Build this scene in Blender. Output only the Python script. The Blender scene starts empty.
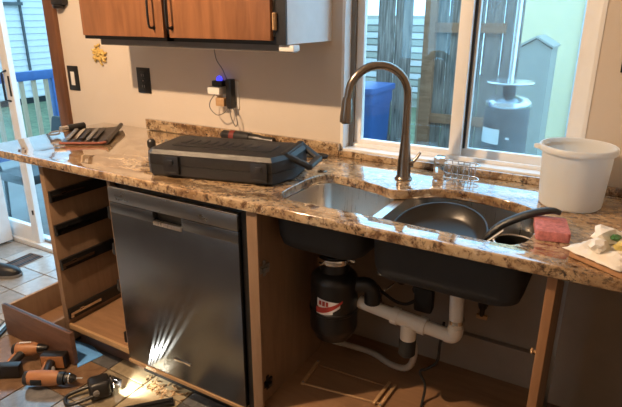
import bpy, bmesh, math, random
from mathutils import Vector, Matrix
random.seed(7)
S = bpy.context.scene
C = S.collection
PI = math.pi
# ------------------------------------------------------------------ camera
cam = bpy.data.objects.new('camera', bpy.data.cameras.new('camera'))
C.objects.link(cam); S.camera = cam
cam.data.sensor_fit = 'HORIZONTAL'; cam.data.sensor_width = 36.0
cam.data.lens = 36.0 * 538.58 / 622.0
cam.data.clip_start = 0.02
yaw, pitch, roll = 0.529425, 0.338499, 0.001119
f = Vector((-math.sin(yaw)*math.cos(pitch), math.cos(yaw)*math.cos(pitch), -math.sin(pitch)))
r0 = Vector((math.cos(yaw), math.sin(yaw), 0)); u0 = r0.cross(f)
r = math.cos(roll)*r0 + math.sin(roll)*u0; u = -math.sin(roll)*r0 + math.cos(roll)*u0
m = Matrix((r, u, -f)).transposed().to_4x4(); m.translation = Vector((1.6038, -1.23363, 1.44875))
cam.matrix_world = m
# ------------------------------------------------------------------ world, lights, exposure
w = bpy.data.worlds.new('overcast_sky'); S.world = w; w.use_nodes = True
bg = w.node_tree.nodes['Background']; bg.inputs[0].default_value = (0.33, 0.69, 1.0, 1); bg.inputs[1].default_value = 4.3
S.view_settings.view_transform = 'Standard'; S.view_settings.look = 'None'
S.view_settings.gamma = 1.0; S.view_settings.exposure = 0.0; S.view_settings.use_curve_mapping = False
LAMP_POWER, FILL_POWER, WORK_POWER = 165.0, 2.0, 3.0
LAMP_POS = Vector((-0.08, -0.75, 2.20))

# ------------------------------------------------------------------ materials
def nt(name):
    mt = bpy.data.materials.new(name); mt.use_nodes = True
    n = mt.node_tree.nodes; l = mt.node_tree.links
    return mt, n, l, n['Principled BSDF']
def coords(n, l, scale=(1, 1, 1), rot=(0, 0, 0), kind='Object'):
    tc = n.new('ShaderNodeTexCoord'); mp = n.new('ShaderNodeMapping')
    mp.inputs['Scale'].default_value = scale; mp.inputs['Rotation'].default_value = rot
    l.new(tc.outputs[kind], mp.inputs['Vector']); return mp.outputs['Vector']
def noise(n, l, vec, scale, detail=6, rough=0.6, dist=0.0):
    t = n.new('ShaderNodeTexNoise'); t.inputs['Scale'].default_value = scale
    t.inputs['Detail'].default_value = detail; t.inputs['Roughness'].default_value = rough
    t.inputs['Distortion'].default_value = dist
    if vec is not None: l.new(vec, t.inputs['Vector'])
    return t.outputs['Fac']
def ramp(n, l, fac, stops):
    t = n.new('ShaderNodeValToRGB'); e = t.color_ramp.elements
    while len(e) < len(stops): e.new(0.5)
    for q, (p, c) in zip(e, stops): q.position = p; q.color = (*c, 1) if len(c) == 3 else c
    l.new(fac, t.inputs['Fac']); return t.outputs['Color']
def bump(n, l, fac, b, strength=0.2, dist=0.002):
    t = n.new('ShaderNodeBump'); t.inputs['Strength'].default_value = strength; t.inputs['Distance'].default_value = dist
    l.new(fac, t.inputs['Height']); l.new(t.outputs['Normal'], b.inputs['Normal'])
def mixc(n, l, fac, a, b):
    t = n.new('ShaderNodeMix'); t.data_type = 'RGBA'
    for i, v in ((6, a), (7, b)):
        if isinstance(v, tuple): t.inputs[i].default_value = (*v, 1)
        else: l.new(v, t.inputs[i])
    if isinstance(fac, float): t.inputs[0].default_value = fac
    else: l.new(fac, t.inputs[0])
    return t.outputs[2]
def plain(name, c, rough=0.5, metal=0.0, var=0.12, scale=14, bmp=0.0, spec=0.5, emit=None, coat=0.0):
    mt, n, l, b = nt(name)
    b.inputs['Roughness'].default_value = rough; b.inputs['Metallic'].default_value = metal
    b.inputs['Specular IOR Level'].default_value = spec; b.inputs['Coat Weight'].default_value = coat
    fc = noise(n, l, coords(n, l), scale)
    lo = tuple(x*(1-var) for x in c); hi = tuple(min(1, x*(1+var)) for x in c)
    l.new(ramp(n, l, fc, [(0.3, lo), (0.7, hi)]), b.inputs['Base Color'])
    if bmp: bump(n, l, noise(n, l, coords(n, l), scale*8, 3), b, bmp)
    if emit:
        b.inputs['Emission Color'].default_value = (*emit[0], 1); b.inputs['Emission Strength'].default_value = emit[1]
    return mt
def wood(name, c1, c2, scale=(3, 40, 3), rough=0.5, spec=0.4, fine=1.0):
    mt, n, l, b = nt(name)
    v = coords(n, l, scale)
    a = noise(n, l, v, 1.6, 8, 0.62, 0.6)
    l.new(ramp(n, l, a, [(0.28, c1), (0.72, c2)]), b.inputs['Base Color'])
    b.inputs['Roughness'].default_value = rough; b.inputs['Specular IOR Level'].default_value = spec
    bump(n, l, a, b, 0.12*fine, 0.001)
    return mt
def granite():
    mt, n, l, b = nt('granite')
    v = coords(n, l, (1.0, 2.2, 1.5), (0, 0, 0.25))
    big = noise(n, l, v, 4.5, 5, 0.6, 1.2)
    base = ramp(n, l, big, [(0.28, (0.14, 0.075, 0.036)), (0.42, (0.33, 0.205, 0.105)), (0.56, (0.52, 0.38, 0.23)), (0.74, (0.50, 0.42, 0.31))])
    v2 = coords(n, l, (1, 1.5, 1))
    med = noise(n, l, v2, 38, 6, 0.7, 0.4)
    c2 = mixc(n, l, ramp(n, l, med, [(0.48, (0, 0, 0)), (0.62, (1, 1, 1))]), base, (0.11, 0.055, 0.03))
    fine = noise(n, l, v2, 95, 4, 0.7)
    msk = noise(n, l, v2, 9, 3)
    mul = n.new('ShaderNodeMath'); mul.operation = 'MULTIPLY'
    l.new(ramp(n, l, fine, [(0.52, (0, 0, 0)), (0.60, (1, 1, 1))]), mul.inputs[0])
    l.new(ramp(n, l, msk, [(0.42, (0, 0, 0)), (0.6, (1, 1, 1))]), mul.inputs[1])
    c3 = mixc(n, l, mul.outputs[0], c2, (0.025, 0.018, 0.015))
    lt = noise(n, l, v2, 60, 3)
    c4 = mixc(n, l, ramp(n, l, lt, [(0.62, (0, 0, 0)), (0.74, (0.7, 0.7, 0.7))]), c3, (0.75, 0.66, 0.52))
    l.new(c4, b.inputs['Base Color'])
    b.inputs['Roughness'].default_value = 0.09; b.inputs['Specular IOR Level'].default_value = 0.9
    b.inputs['Coat Weight'].default_value = 1.0; b.inputs['Coat Roughness'].default_value = 0.03
    return mt
def steel(name, c, rough=0.3, scale=(2, 2, 160), aniso=0.0):
    mt, n, l, b = nt(name)
    a = noise(n, l, coords(n, l, scale), 3, 4, 0.7)
    l.new(ramp(n, l, a, [(0.3, tuple(x*0.95 for x in c)), (0.7, c)]), b.inputs['Base Color'])
    b.inputs['Metallic'].default_value = 1.0; b.inputs['Anisotropic'].default_value = aniso
    t = n.new('ShaderNodeMapRange'); t.inputs[3].default_value = rough*0.8; t.inputs[4].default_value = rough*1.25
    l.new(a, t.inputs[0]); l.new(t.outputs[0], b.inputs['Roughness'])
    return mt
def wallmat(name, c, bstr=0.25, scale=130):
    mt, n, l, b = nt(name)
    v = coords(n, l)
    a = noise(n, l, v, 3, 4)
    l.new(ramp(n, l, a, [(0.3, tuple(x*0.95 for x in c)), (0.7, c)]), b.inputs['Base Color'])
    b.inputs['Roughness'].default_value = 0.8; b.inputs['Specular IOR Level'].default_value = 0.2
    bump(n, l, noise(n, l, v, scale, 3, 0.5), b, bstr, 0.002)
    return mt
def tilemat(name, c1, c2, rough=0.17):
    mt, n, l, b = nt(name)
    v = coords(n, l, (1, 1, 1))
    a = noise(n, l, v, 14, 7, 0.65, 0.8)
    oi = n.new('ShaderNodeObjectInfo')
    hs = n.new('ShaderNodeHueSaturation'); mr = n.new('ShaderNodeMapRange')
    mr.inputs[3].default_value = 0.7; mr.inputs[4].default_value = 1.3
    l.new(oi.outputs['Random'], mr.inputs[0]); l.new(mr.outputs[0], hs.inputs['Value'])
    l.new(ramp(n, l, a, [(0.3, c1), (0.7, c2)]), hs.inputs['Color']); l.new(hs.outputs['Color'], b.inputs['Base Color'])
    b.inputs['Roughness'].default_value = rough; b.inputs['Specular IOR Level'].default_value = 0.6
    bump(n, l, a, b, 0.15, 0.002)
    return mt
def glassmat(name, tint=(1, 1, 1), haze=0.0, hazec=(0.7, 0.8, 0.85)):
    mt = bpy.data.materials.new(name); mt.use_nodes = True; n = mt.node_tree.nodes; l = mt.node_tree.links
    n.remove(n['Principled BSDF']); out = n['Material Output']
    tr = n.new('ShaderNodeBsdfTransparent'); tr.inputs[0].default_value = (*tint, 1)
    gl = n.new('ShaderNodeBsdfGlossy'); gl.inputs['Roughness'].default_value = 0.02
    lw = n.new('ShaderNodeLayerWeight'); lw.inputs[0].default_value = 0.5   # thin pane: Schlick's reflectance, alike on both faces
    pw = n.new('ShaderNodeMath'); pw.operation = 'POWER'; pw.inputs[1].default_value = 5.0; l.new(lw.outputs['Facing'], pw.inputs[0])
    fz = n.new('ShaderNodeMapRange'); fz.inputs[3].default_value = 0.03; fz.inputs[4].default_value = 0.9; l.new(pw.outputs[0], fz.inputs[0])
    mx = n.new('ShaderNodeMixShader'); l.new(fz.outputs[0], mx.inputs[0]); l.new(tr.outputs[0], mx.inputs[1]); l.new(gl.outputs[0], mx.inputs[2])
    last = mx.outputs[0]
    if haze:
        df = n.new('ShaderNodeBsdfDiffuse'); df.inputs[0].default_value = (*hazec, 1)
        tl = n.new('ShaderNodeBsdfTranslucent'); tl.inputs[0].default_value = (*hazec, 1)
        m1 = n.new('ShaderNodeMixShader'); l.new(df.outputs[0], m1.inputs[1]); l.new(tl.outputs[0], m1.inputs[2])
        m2 = n.new('ShaderNodeMixShader'); 
        sp = noise(n, l, coords(n, l), 60, 4, 0.7)
        mr = n.new('ShaderNodeMapRange'); mr.inputs[3].default_value = haze*0.3; mr.inputs[4].default_value = haze*1.7
        l.new(sp, mr.inputs[0]); l.new(mr.outputs[0], m2.inputs[0])
        l.new(last, m2.inputs[1]); l.new(m1.outputs[0], m2.inputs[2]); last = m2.outputs[0]
    l.new(last, out.inputs[0]); return mt

M = {}
M['granite'] = granite()
M['wall'] = wallmat('wall_paint', (0.63, 0.56, 0.485))
M['ceil'] = wallmat('ceiling_paint', (0.8, 0.78, 0.74))
M['vinyl'] = plain('white_vinyl', (0.80, 0.80, 0.79), 0.35, var=0.03)
M['white'] = plain('white_paint', (0.78, 0.79, 0.80), 0.4, var=0.04)
M['casing'] = wood('casing_wood', (0.085, 0.035, 0.017), (0.17, 0.075, 0.036), (20, 20, 2), 0.4)
M['door_wood'] = wood('cherry_door', (0.145, 0.06, 0.026), (0.27, 0.12, 0.055), (14, 14, 1.6), 0.35)
M['dark_wood'] = wood('drawer_front_wood', (0.09, 0.045, 0.03), (0.19, 0.10, 0.065), (3, 20, 20), 0.45)
M['ply'] = wood('plywood', (0.21, 0.115, 0.058), (0.32, 0.18, 0.095), (2.2, 14, 14), 0.6)
M['ply_side'] = wood('plywood_side', (0.20, 0.125, 0.075), (0.29, 0.185, 0.115), (14, 14, 1.8), 0.6)
M['stile'] = wood('stile_wood', (0.26, 0.13, 0.06), (0.36, 0.19, 0.09), (14, 14, 1.8), 0.6)
M['backing'] = plain('grey_backing', (0.24, 0.195, 0.155), 0.8, var=0.1, scale=5)
M['lip'] = wood('raw_edge', (0.36, 0.22, 0.11), (0.50, 0.32, 0.17), (4, 30, 30), 0.6)
M['black'] = plain('black_paint', (0.008, 0.008, 0.009), 0.35)
M['blackplastic'] = plain('black_plastic', (0.013, 0.013, 0.014), 0.38, bmp=0.15, scale=40)
M['case'] = plain('case_plastic', (0.012, 0.0115, 0.011), 0.5, bmp=0.2, scale=60)
M['rubber'] = plain('rubber', (0.012, 0.012, 0.012), 0.7)
M['undercoat'] = plain('sink_undercoat', (0.016, 0.018, 0.021), 0.75)
M['steel'] = steel('stainless', (0.66, 0.63, 0.59), 0.28, (80, 2, 2))
M['dwsteel'] = steel('dishwasher_steel', (0.22, 0.245, 0.285), 0.24, (3, 2, 3))
M['dwtop'] = steel('control_strip_steel', (0.30, 0.325, 0.36), 0.28, (4, 2, 4))
M['chrome'] = steel('chrome', (0.82, 0.82, 0.82), 0.08, (3, 3, 3))
M['bronze'] = steel('brushed_bronze', (0.25, 0.215, 0.185), 0.24, (3, 3, 6))
M['pvc'] = plain('white_pvc', (0.72, 0.68, 0.62), 0.4, var=0.05)
M['hose'] = plain('grey_hose', (0.42, 0.38, 0.33), 0.5)
M['pan'] = plain('pan_coating', (0.013, 0.012, 0.011), 0.33)
M['sponge'] = plain('pink_sponge', (0.56, 0.20, 0.20), 0.9, var=0.3, scale=90, bmp=0.6)
M['paper'] = plain('wrapper_paper', (0.86, 0.82, 0.74), 0.6, var=0.08, scale=30)
M['yellow'] = plain('wrapper_yellow', (0.62, 0.50, 0.16), 0.5)
M['green'] = plain('wrapper_green', (0.05, 0.16, 0.04), 0.5)
M['board'] = wood('board_wood', (0.36, 0.18, 0.08), (0.55, 0.31, 0.16), (2, 12, 12), 0.45)
M['leather'] = plain('brown_leather', (0.022, 0.014, 0.011), 0.45, var=0.4, bmp=0.3, scale=40)
M['leather_edge'] = plain('red_leather_edge', (0.19, 0.045, 0.022), 0.5)
M['red'] = plain('red_plastic', (0.17, 0.025, 0.02), 0.5)
M['orange'] = plain('orange_plastic', (0.36, 0.155, 0.06), 0.45)
M['gold'] = plain('gold_relief', (0.60, 0.42, 0.13), 0.6, var=0.3, scale=50)
M['white_plastic'] = plain('white_plastic', (0.75, 0.73, 0.70), 0.4, var=0.03)
M['grey_plastic'] = plain('grey_plastic', (0.20, 0.19, 0.18), 0.5)
M['blueled'] = plain('blue_led', (0.02, 0.02, 0.4), 0.3, emit=((0.06, 0.06, 1.0), 1.6))
M['label_red'] = plain('label_red', (0.40, 0.04, 0.03), 0.4)
M['label_silver'] = plain('label_silver', (0.75, 0.73, 0.74), 0.3)
M['tile_a'] = tilemat('slate_grey', (0.08, 0.083, 0.09), (0.20, 0.20, 0.205), 0.10)
M['tile_b'] = tilemat('slate_brown', (0.10, 0.058, 0.033), (0.22, 0.135, 0.08))
M['tile_c'] = tilemat('slate_tan', (0.24, 0.19, 0.12), (0.42, 0.35, 0.24))
M['tile_d'] = tilemat('daylit_tile', (0.33, 0.315, 0.29), (0.50, 0.475, 0.44), 0.25)  # same floor, door daylight put into a lighter colour
M['grout'] = plain('grout', (0.11, 0.095, 0.08), 0.9, var=0.3)
M['fence'] = wood('weathered_fence', (0.03, 0.028, 0.027), (0.36, 0.31, 0.26), (34, 34, 2.2), 0.85, 0.2)
M['rail'] = wood('fence_rail', (0.20, 0.095, 0.05), (0.36, 0.19, 0.11), (2, 16, 16), 0.8, 0.2)
M['siding'] = plain('white_siding', (0.55, 0.51, 0.50), 0.6, var=0.03)
M['bluepaint'] = plain('blue_paint', (0.03, 0.085, 0.24), 0.5, var=0.1)
M['balu'] = wood('baluster_wood', (0.30, 0.22, 0.14), (0.42, 0.32, 0.21), (14, 14, 2), 0.7)
M['lawn'] = plain('lawn', (0.10, 0.12, 0.06), 0.95, var=0.4, scale=9)
M['concrete'] = plain('patio_concrete', (0.18, 0.17, 0.16), 0.9, var=0.15, scale=6)
M['tank'] = plain('heater_tank', (0.055, 0.054, 0.055), 0.5, var=0.2)
M['silver'] = steel('heater_silver', (0.75, 0.77, 0.80), 0.25, (6, 6, 6))
M['stucco'] = plain('pale_stucco', (0.80, 0.64, 0.38), 0.9, var=0.06)
M['shed'] = plain('grey_shed', (0.34, 0.32, 0.27), 0.8, var=0.1)
M['glass'] = glassmat('window_glass')
M['screen'] = glassmat('hazy_screened_glass', (0.95, 0.97, 0.98), 0.07)
M['tub'] = None
def tubmat():
    mt, n, l, b = nt('milky_plastic')
    b.inputs['Base Color'].default_value = (0.9, 0.9, 0.88, 1); b.inputs['Roughness'].default_value = 0.35
    tl = n.new('ShaderNodeBsdfTranslucent'); tl.inputs[0].default_value = (0.85, 0.86, 0.84, 1)
    mx = n.new('ShaderNodeMixShader'); mx.inputs[0].default_value = 0.45
    l.new(b.outputs[0], mx.inputs[1]); l.new(tl.outputs[0], mx.inputs[2]); l.new(mx.outputs[0], n['Material Output'].inputs[0])
    a = noise(n, l, coords(n, l), 8, 3); l.new(ramp(n, l, a, [(0.3, (0.88, 0.88, 0.86)), (0.7, (0.93, 0.93, 0.91))]), b.inputs['Base Color'])
    return mt
M['tub'] = tubmat()

# ------------------------------------------------------------------ geometry helpers
def BM(): return bmesh.new()
def box(bm, x0, x1, y0, y1, z0, z1, bev=0.0, mx=None, seg=2):
    b2 = bmesh.new() if (bev or mx is not None) else bm
    vs = [b2.verts.new((x, y, z)) for x in (x0, x1) for y in (y0, y1) for z in (z0, z1)]
    for q in ((0, 1, 3, 2), (4, 6, 7, 5), (0, 4, 5, 1), (2, 3, 7, 6), (0, 2, 6, 4), (1, 5, 7, 3)):
        b2.faces.new([vs[i] for i in q])
    if b2 is not bm:
        if bev: bmesh.ops.bevel(b2, geom=list(b2.edges), offset=bev, segments=seg, affect='EDGES', profile=0.6)
        if mx is not None: bmesh.ops.transform(b2, matrix=mx, verts=b2.verts)
        join(bm, b2)
    return bm
def join(bm, b2):
    mp = {v: bm.verts.new(v.co) for v in b2.verts}
    for fc in b2.faces:
        try: bm.faces.new([mp[v] for v in fc.verts])
        except ValueError: pass
    b2.free()
def tube(bm, pts, rad, seg=10, closed=False, flat=None):
    pts = [Vector(p) for p in pts]; n = len(pts)
    rads = rad if isinstance(rad, (list, tuple)) else [rad]*n
    rings = []; prev = None
    for i, p in enumerate(pts):
        a = pts[i-1] if (i > 0 or closed) else pts[i]; b = pts[(i+1) % n] if (i < n-1 or closed) else pts[i]
        t = (b - a).normalized()
        if prev is None:
            ref = Vector((0, 0, 1)) if abs(t.z) < 0.9 else Vector((1, 0, 0)); x = t.cross(ref).normalized()
        else: x = (prev - t*prev.dot(t)).normalized()
        prev = x; y = t.cross(x)
        fx, fy = flat if flat else (1, 1)
        rings.append([bm.verts.new(p + rads[i]*(fx*math.cos(2*PI*k/seg)*x + fy*math.sin(2*PI*k/seg)*y)) for k in range(seg)])
    for i in range(n if closed else n-1):
        A, B = rings[i], rings[(i+1) % n]
        for k in range(seg): bm.faces.new((A[k], A[(k+1) % seg], B[(k+1) % seg], B[k]))
    if not closed:
        bm.faces.new(rings[0][::-1]); bm.faces.new(rings[-1])
    return bm
def lathe(bm, prof, c=(0, 0, 0), seg=32, mx=None, capb=True, capt=False):
    b2 = bmesh.new(); rings = []
    for rr, z in prof:
        if rr < 1e-6: rings.append([b2.verts.new((c[0], c[1], c[2]+z))])
        else: rings.append([b2.verts.new((c[0]+rr*math.cos(2*PI*k/seg), c[1]+rr*math.sin(2*PI*k/seg), c[2]+z)) for k in range(seg)])
    for A, B in zip(rings, rings[1:]):
        if len(A) == 1 and len(B) == 1: continue
        for k in range(seg):
            if len(A) == 1: b2.faces.new((A[0], B[k], B[(k+1) % seg]))
            elif len(B) == 1: b2.faces.new((A[k], A[(k+1) % seg], B[0]))
            else: b2.faces.new((A[k], A[(k+1) % seg], B[(k+1) % seg], B[k]))
    if capb and len(rings[0]) > 1: b2.faces.new(rings[0][::-1])
    if capt and len(rings[-1]) > 1: b2.faces.new(rings[-1])
    if mx is not None: bmesh.ops.transform(b2, matrix=mx, verts=b2.verts)
    bmesh.ops.recalc_face_normals(b2, faces=b2.faces)
    join(bm, b2); return bm
def prism(bm, poly, z0, z1, mx=None, bev=0.0):
    b2 = bmesh.new()
    A = [b2.verts.new((x, y, z0)) for x, y in poly]; B = [b2.verts.new((x, y, z1)) for x, y in poly]
    b2.faces.new(A[::-1]); b2.faces.new(B)
    for i in range(len(A)): b2.faces.new((A[i], A[(i+1) % len(A)], B[(i+1) % len(A)], B[i]))
    bmesh.ops.recalc_face_normals(b2, faces=b2.faces)
    if bev: bmesh.ops.bevel(b2, geom=list(b2.edges), offset=bev, segments=2, affect='EDGES', profile=0.6)
    if mx is not None: bmesh.ops.transform(b2, matrix=mx, verts=b2.verts)
    join(bm, b2); return bm
def loops(bm, rings, capb=True, capt=True):
    R = [[bm.verts.new(p) for p in q] for q in rings]; n = len(R[0])
    for A, B in zip(R, R[1:]):
        for k in range(n): bm.faces.new((A[k], A[(k+1) % n], B[(k+1) % n], B[k]))
    if capb: bm.faces.new(R[0][::-1])
    if capt: bm.faces.new(R[-1])
    return bm
def rrect(x0, x1, y0, y1, rad, z=None, seg=6):
    out = []
    for cx, cy, a0 in ((x1-rad, y1-rad, 0), (x0+rad, y1-rad, 90), (x0+rad, y0+rad, 180), (x1-rad, y0+rad, 270)):
        for k in range(seg+1):
            a = math.radians(a0 + 90*k/seg); p = (cx+rad*math.cos(a), cy+rad*math.sin(a))
            out.append(p if z is None else (*p, z))
    return out
def arc(c, rad, a0, a1, n, fn): return [fn(c, rad, math.radians(a0+(a1-a0)*k/n)) for k in range(n+1)]
def smooth_pts(pts, n=6):
    P = [Vector(p) for p in pts]; out = []
    for i in range(len(P)-1):
        p0, p1, p2, p3 = P[max(i-1, 0)], P[i], P[i+1], P[min(i+2, len(P)-1)]
        for k in range(n):
            t = k/n
            out.append(0.5*((2*p1)+(p2-p0)*t+(2*p0-5*p1+4*p2-p3)*t*t+(3*p1-p0-3*p2+p3)*t**3))
    out.append(P[-1]); return out
ROOT = {}
def thing(name, label, cat, loc=(0, 0, 0), rotz=0.0, group=None, mx=None):
    o = bpy.data.objects.new(name, None); C.objects.link(o); o.empty_display_size = 0.05
    if mx is None: mx = Matrix.Translation(Vector(loc)) @ Matrix.Rotation(rotz, 4, 'Z')
    o.matrix_basis = mx; ROOT[o.name] = mx
    tag(o, label, cat, group); return o
def tag(o, label, cat, group=None):
    if label: o['label'] = label
    if cat: o['category'] = cat
    if group: o['group'] = group
    return o
def mesh(name, bm, smooth=None, origin=None):
    if origin is not None: bmesh.ops.translate(bm, verts=bm.verts, vec=-Vector(origin))
    bmesh.ops.recalc_face_normals(bm, faces=bm.faces)
    me = bpy.data.meshes.new(name); bm.to_mesh(me); bm.free()
    if smooth is not None:
        for p in me.polygons: p.use_smooth = True
        me.set_sharp_from_angle(angle=math.radians(smooth))
    return me
def obj(name, bm, mat, parent=None, smooth=35, world=False, label=None):
    """one mesh object; world=True: the shape is given in world coordinates"""
    if world and parent is not None:
        rt = parent
        while rt.parent: rt = rt.parent
        if rt.name in ROOT: bmesh.ops.transform(bm, matrix=ROOT[rt.name].inverted(), verts=bm.verts)
    me = mesh(name, bm, smooth)
    me.materials.append(M[mat] if isinstance(mat, str) else mat)
    o = bpy.data.objects.new(name, me); C.objects.link(o)
    if parent is not None: o.parent = parent
    if label: o['label'] = label
    return o
def solo(name, bm, mat, label, cat, origin, smooth=35, group=None):
    """a thing that is one mesh, its origin at its base"""
    me = mesh(name, bm, smooth, origin); me.materials.append(M[mat] if isinstance(mat, str) else mat)
    o = bpy.data.objects.new(name, me); C.objects.link(o); o.location = origin
    return tag(o, label, cat, group)
def struct(name, bm, mat, parent=None, smooth=30):
    o = obj(name, bm, mat, parent, smooth)
    if parent is None: o['kind'] = 'structure'
    return o
def fill2d(outer, holes, z0, z1, bev=0.0):
    cu = bpy.data.curves.new('tmp', 'CURVE'); cu.dimensions = '2D'; cu.fill_mode = 'BOTH'
    for lp in [outer]+holes:
        sp = cu.splines.new('POLY'); sp.points.add(len(lp)-1); sp.use_cyclic_u = True
        for q, (x, y) in zip(sp.points, lp): q.co = (x, y, 0, 1)
    cu.extrude = (z1-z0)/2 - bev; cu.bevel_depth = bev; cu.bevel_resolution = 2; cu.offset = -bev
    o = bpy.data.objects.new('tmp', cu); C.objects.link(o)
    dg = bpy.context.evaluated_depsgraph_get(); me = bpy.data.meshes.new_from_object(o.evaluated_get(dg))
    bm = bmesh.new(); bm.from_mesh(me); bmesh.ops.translate(bm, verts=bm.verts, vec=(0, 0, (z0+z1)/2))
    bmesh.ops.remove_doubles(bm, verts=bm.verts, dist=1e-5)
    bpy.data.objects.remove(o); bpy.data.curves.remove(cu); bpy.data.meshes.remove(me)
    return bm

# ================================================================== THE ROOM
YW, ZC = 0.65, 0.91
XL, XR, YR, ZT = -3.2, 2.7, -3.6, 2.45
# floor slab, with loose tiles laid where the photo shows them
fl = struct('floor', box(BM(), XL-.1, XR+.1, YR-.1, .77, -.12, -.006), 'grout')
tile_me = {}
TS = 0.21
for ix in range(-9, 7):
    for iy in range(-5, 3):
        x0 = -0.14 + ix*TS; y0 = 0.015 + iy*TS
        y1 = min(y0+TS, 0.645)
        if y0 > 0.14 and -.42 < x0 + TS and x0 < 2: continue
        rr = random.random()
        k = 'tile_a' if rr < .40 else ('tile_b' if rr < .70 else 'tile_c')
        if x0 < -0.90: k = 'tile_d'
        elif -0.80 < x0 < -.30 and iy == -1: k = 'tile_b'
        elif iy == -2 and x0 < -.3: k = 'tile_a' if ix % 2 else 'tile_b'
        elif ix in (-2, -1) and iy == 0: k = 'tile_a'
        elif ix in (0, 1): k = 'tile_c'
        key = (k, round(y1-y0, 3))
        if key not in tile_me:
            me = mesh('tile', box(BM(), .0025, TS-.0025, .0025, y1-y0-.0025, -.0065, 0, .0015, seg=1), 30); me.materials.append(M[k]); tile_me[key] = me
        o = bpy.data.objects.new('tile', tile_me[key]); C.objects.link(o); o.location = (x0, y0, 0); o.parent = fl
# back wall with window and door openings
WX0, WX1, WZ0, WZ1 = 0.637, 1.505, 0.938, 2.02
DX0, DX1, DZ1 = -2.75, -1.10, 2.06
bm = BM()
box(bm, XL, DX0, YW, .77, 0, ZT); box(bm, DX0, DX1, YW, .77, DZ1, ZT); box(bm, DX1, WX0, YW, .77, 0, ZT)
box(bm, WX0, WX1, YW, .77, 0, WZ0-.004); box(bm, WX0, WX1, YW, .77, WZ1, ZT); box(bm, WX1, XR, YW, .77, 0, ZT)
struct('wall_back', bm, 'wall')
struct('wall_left', box(BM(), XL-.1, XL, YR, YW, 0, ZT), 'wall')
struct('wall_right', box(BM(), XR, XR+.1, YR, YW, 0, ZT), 'wall')
bm = BM()   # wall behind the camera, with an unseen window added to let in fill daylight
box(bm, XL, -.9, YR-.1, YR, 0, ZT); box(bm, -.2, XR, YR-.1, YR, 0, ZT)
box(bm, -.9, -.2, YR-.1, YR, 0, .9); box(bm, -.9, -.2, YR-.1, YR, 2.0, ZT)
struct('wall_front', bm, 'wall')
struct('ceiling', box(BM(), XL-.1, XR+.1, YR-.1, .77, ZT, ZT+.1), 'ceil')
bm = BM()
for x in (-.9, -.575, -.25): box(bm, x, x+.05, YR-.07, YR-.02, .9, 2.0)
box(bm, -.9, -.2, YR-.07, YR-.02, .9, .95); box(bm, -.9, -.2, YR-.07, YR-.02, 1.95, 2.0)
w3 = struct('fill_window', bm, 'vinyl')
# ---- window over the sink
bm = BM()   # fixed outer frame: jamb liner and sill
box(bm, WX0, WX0+.012, .648, .77, WZ0, WZ1); box(bm, WX1-.012, WX1, .648, .77, WZ0, WZ1)
box(bm, WX0+.012, WX1-.012, .648, .77, WZ0-.004, WZ0+.004); box(bm, WX0+.012, WX1-.012, .648, .77, WZ1-.012, WZ1)
win = struct('window_1', bm, 'vinyl')
def sash(name, x0, x1, y0, y1, z0, z1, wl, wr, wb, wt, pane, mt='vinyl'):
    bm = BM()
    box(bm, x0, x0+wl, y0, y1, z0, z1, .003); box(bm, x1-wr, x1, y0, y1, z0, z1, .003)
    box(bm, x0+wl-.003, x1-wr+.003, y0, y1, z0, z0+wb, .003); box(bm, x0+wl-.003, x1-wr+.003, y0, y1, z1-wt, z1, .003)
    o = obj(name, bm, mt, win)
    ym = (y0+y1)/2
    obj('pane', box(BM(), x0+wl-.002, x1-wr+.002, ym-.002, ym+.002, z0+wb-.002, z1-wt+.002), pane, o)
    return o
obj('jamb_track', box(BM(), WX0+.012, WX0+.030, .700, .765, WZ0+.004, WZ1-.012), 'grey_plastic', win)
sash('sliding_sash', .668, 1.101, .712, .738, .945, 2.0, .030, .045, .028, .04, 'glass')
sash('fixed_sash', 1.078, 1.490, .740, .764, .945, 2.0, .040, .045, .035, .04, 'screen')
bm = BM(); box(bm, 1.103, 1.110, .731, .741, .98, 1.98); obj('weatherstrip', bm, 'black', win)
bm = BM(); box(bm, WX1-.060, WX1-.012, .700, .74, WZ0+.004, WZ1-.012, .002); obj('jamb_cover', bm, 'vinyl', win)
bm = BM(); box(bm, .645, .658, .690, .701, 1.085, 1.10, .002); box(bm, .648, .655, .684, .694, 1.05, 1.085, .002); obj('lock', bm, 'black', win)
obj('sill_rail', box(BM(), .668, WX1-.06, .700, .712, WZ0+.004, .956, .002), 'vinyl', win)
# ---- sliding door opening on the left
bm = BM()
box(bm, DX1, DX1+.082, .628, .652, 0, DZ1+.08, .004); box(bm, DX0-.08, DX1+.082, .628, .652, DZ1, DZ1+.085, .004)
trim = struct('trim_1', bm, 'casing')
bm = BM()
box(bm, DX0, DX0+.04, .66, .76, 0, DZ1); box(bm, DX1-.035, DX1, .66, .76, 0, DZ1); box(bm, DX0, DX1, .66, .76, DZ1-.04, DZ1)
box(bm, DX0, DX1, .655, .79, -.01, .022)
dr = struct('door_1', bm, 'vinyl')
def dpanel(name, x0, x1, y0, y1, mt):
    bm = BM()
    box(bm, x0, x0+.07, y0, y1, .022, 2.02, .003); box(bm, x1-.07, x1, y0, y1, .022, 2.02, .003)
    box(bm, x0+.068, x1-.068, y0, y1, .022, .13, .003); box(bm, x0+.068, x1-.068, y0, y1, 1.94, 2.02, .003)
    o = obj(name, bm, mt, dr)
    obj('pane', box(BM(), x0+.068, x1-.068, (y0+y1)/2-.003, (y0+y1)/2+.003, .128, 1.942), 'glass', o)
    return o
dp = dpanel('sliding_panel', -2.42, -1.575, .675, .71, 'vinyl')
bm = BM(); tube(bm, [(-1.61, .675, .95), (-1.61, .645, .96), (-1.61, .645, 1.12), (-1.61, .675, 1.13)], .007, 8); obj('handle', bm, 'black', dp)
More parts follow.
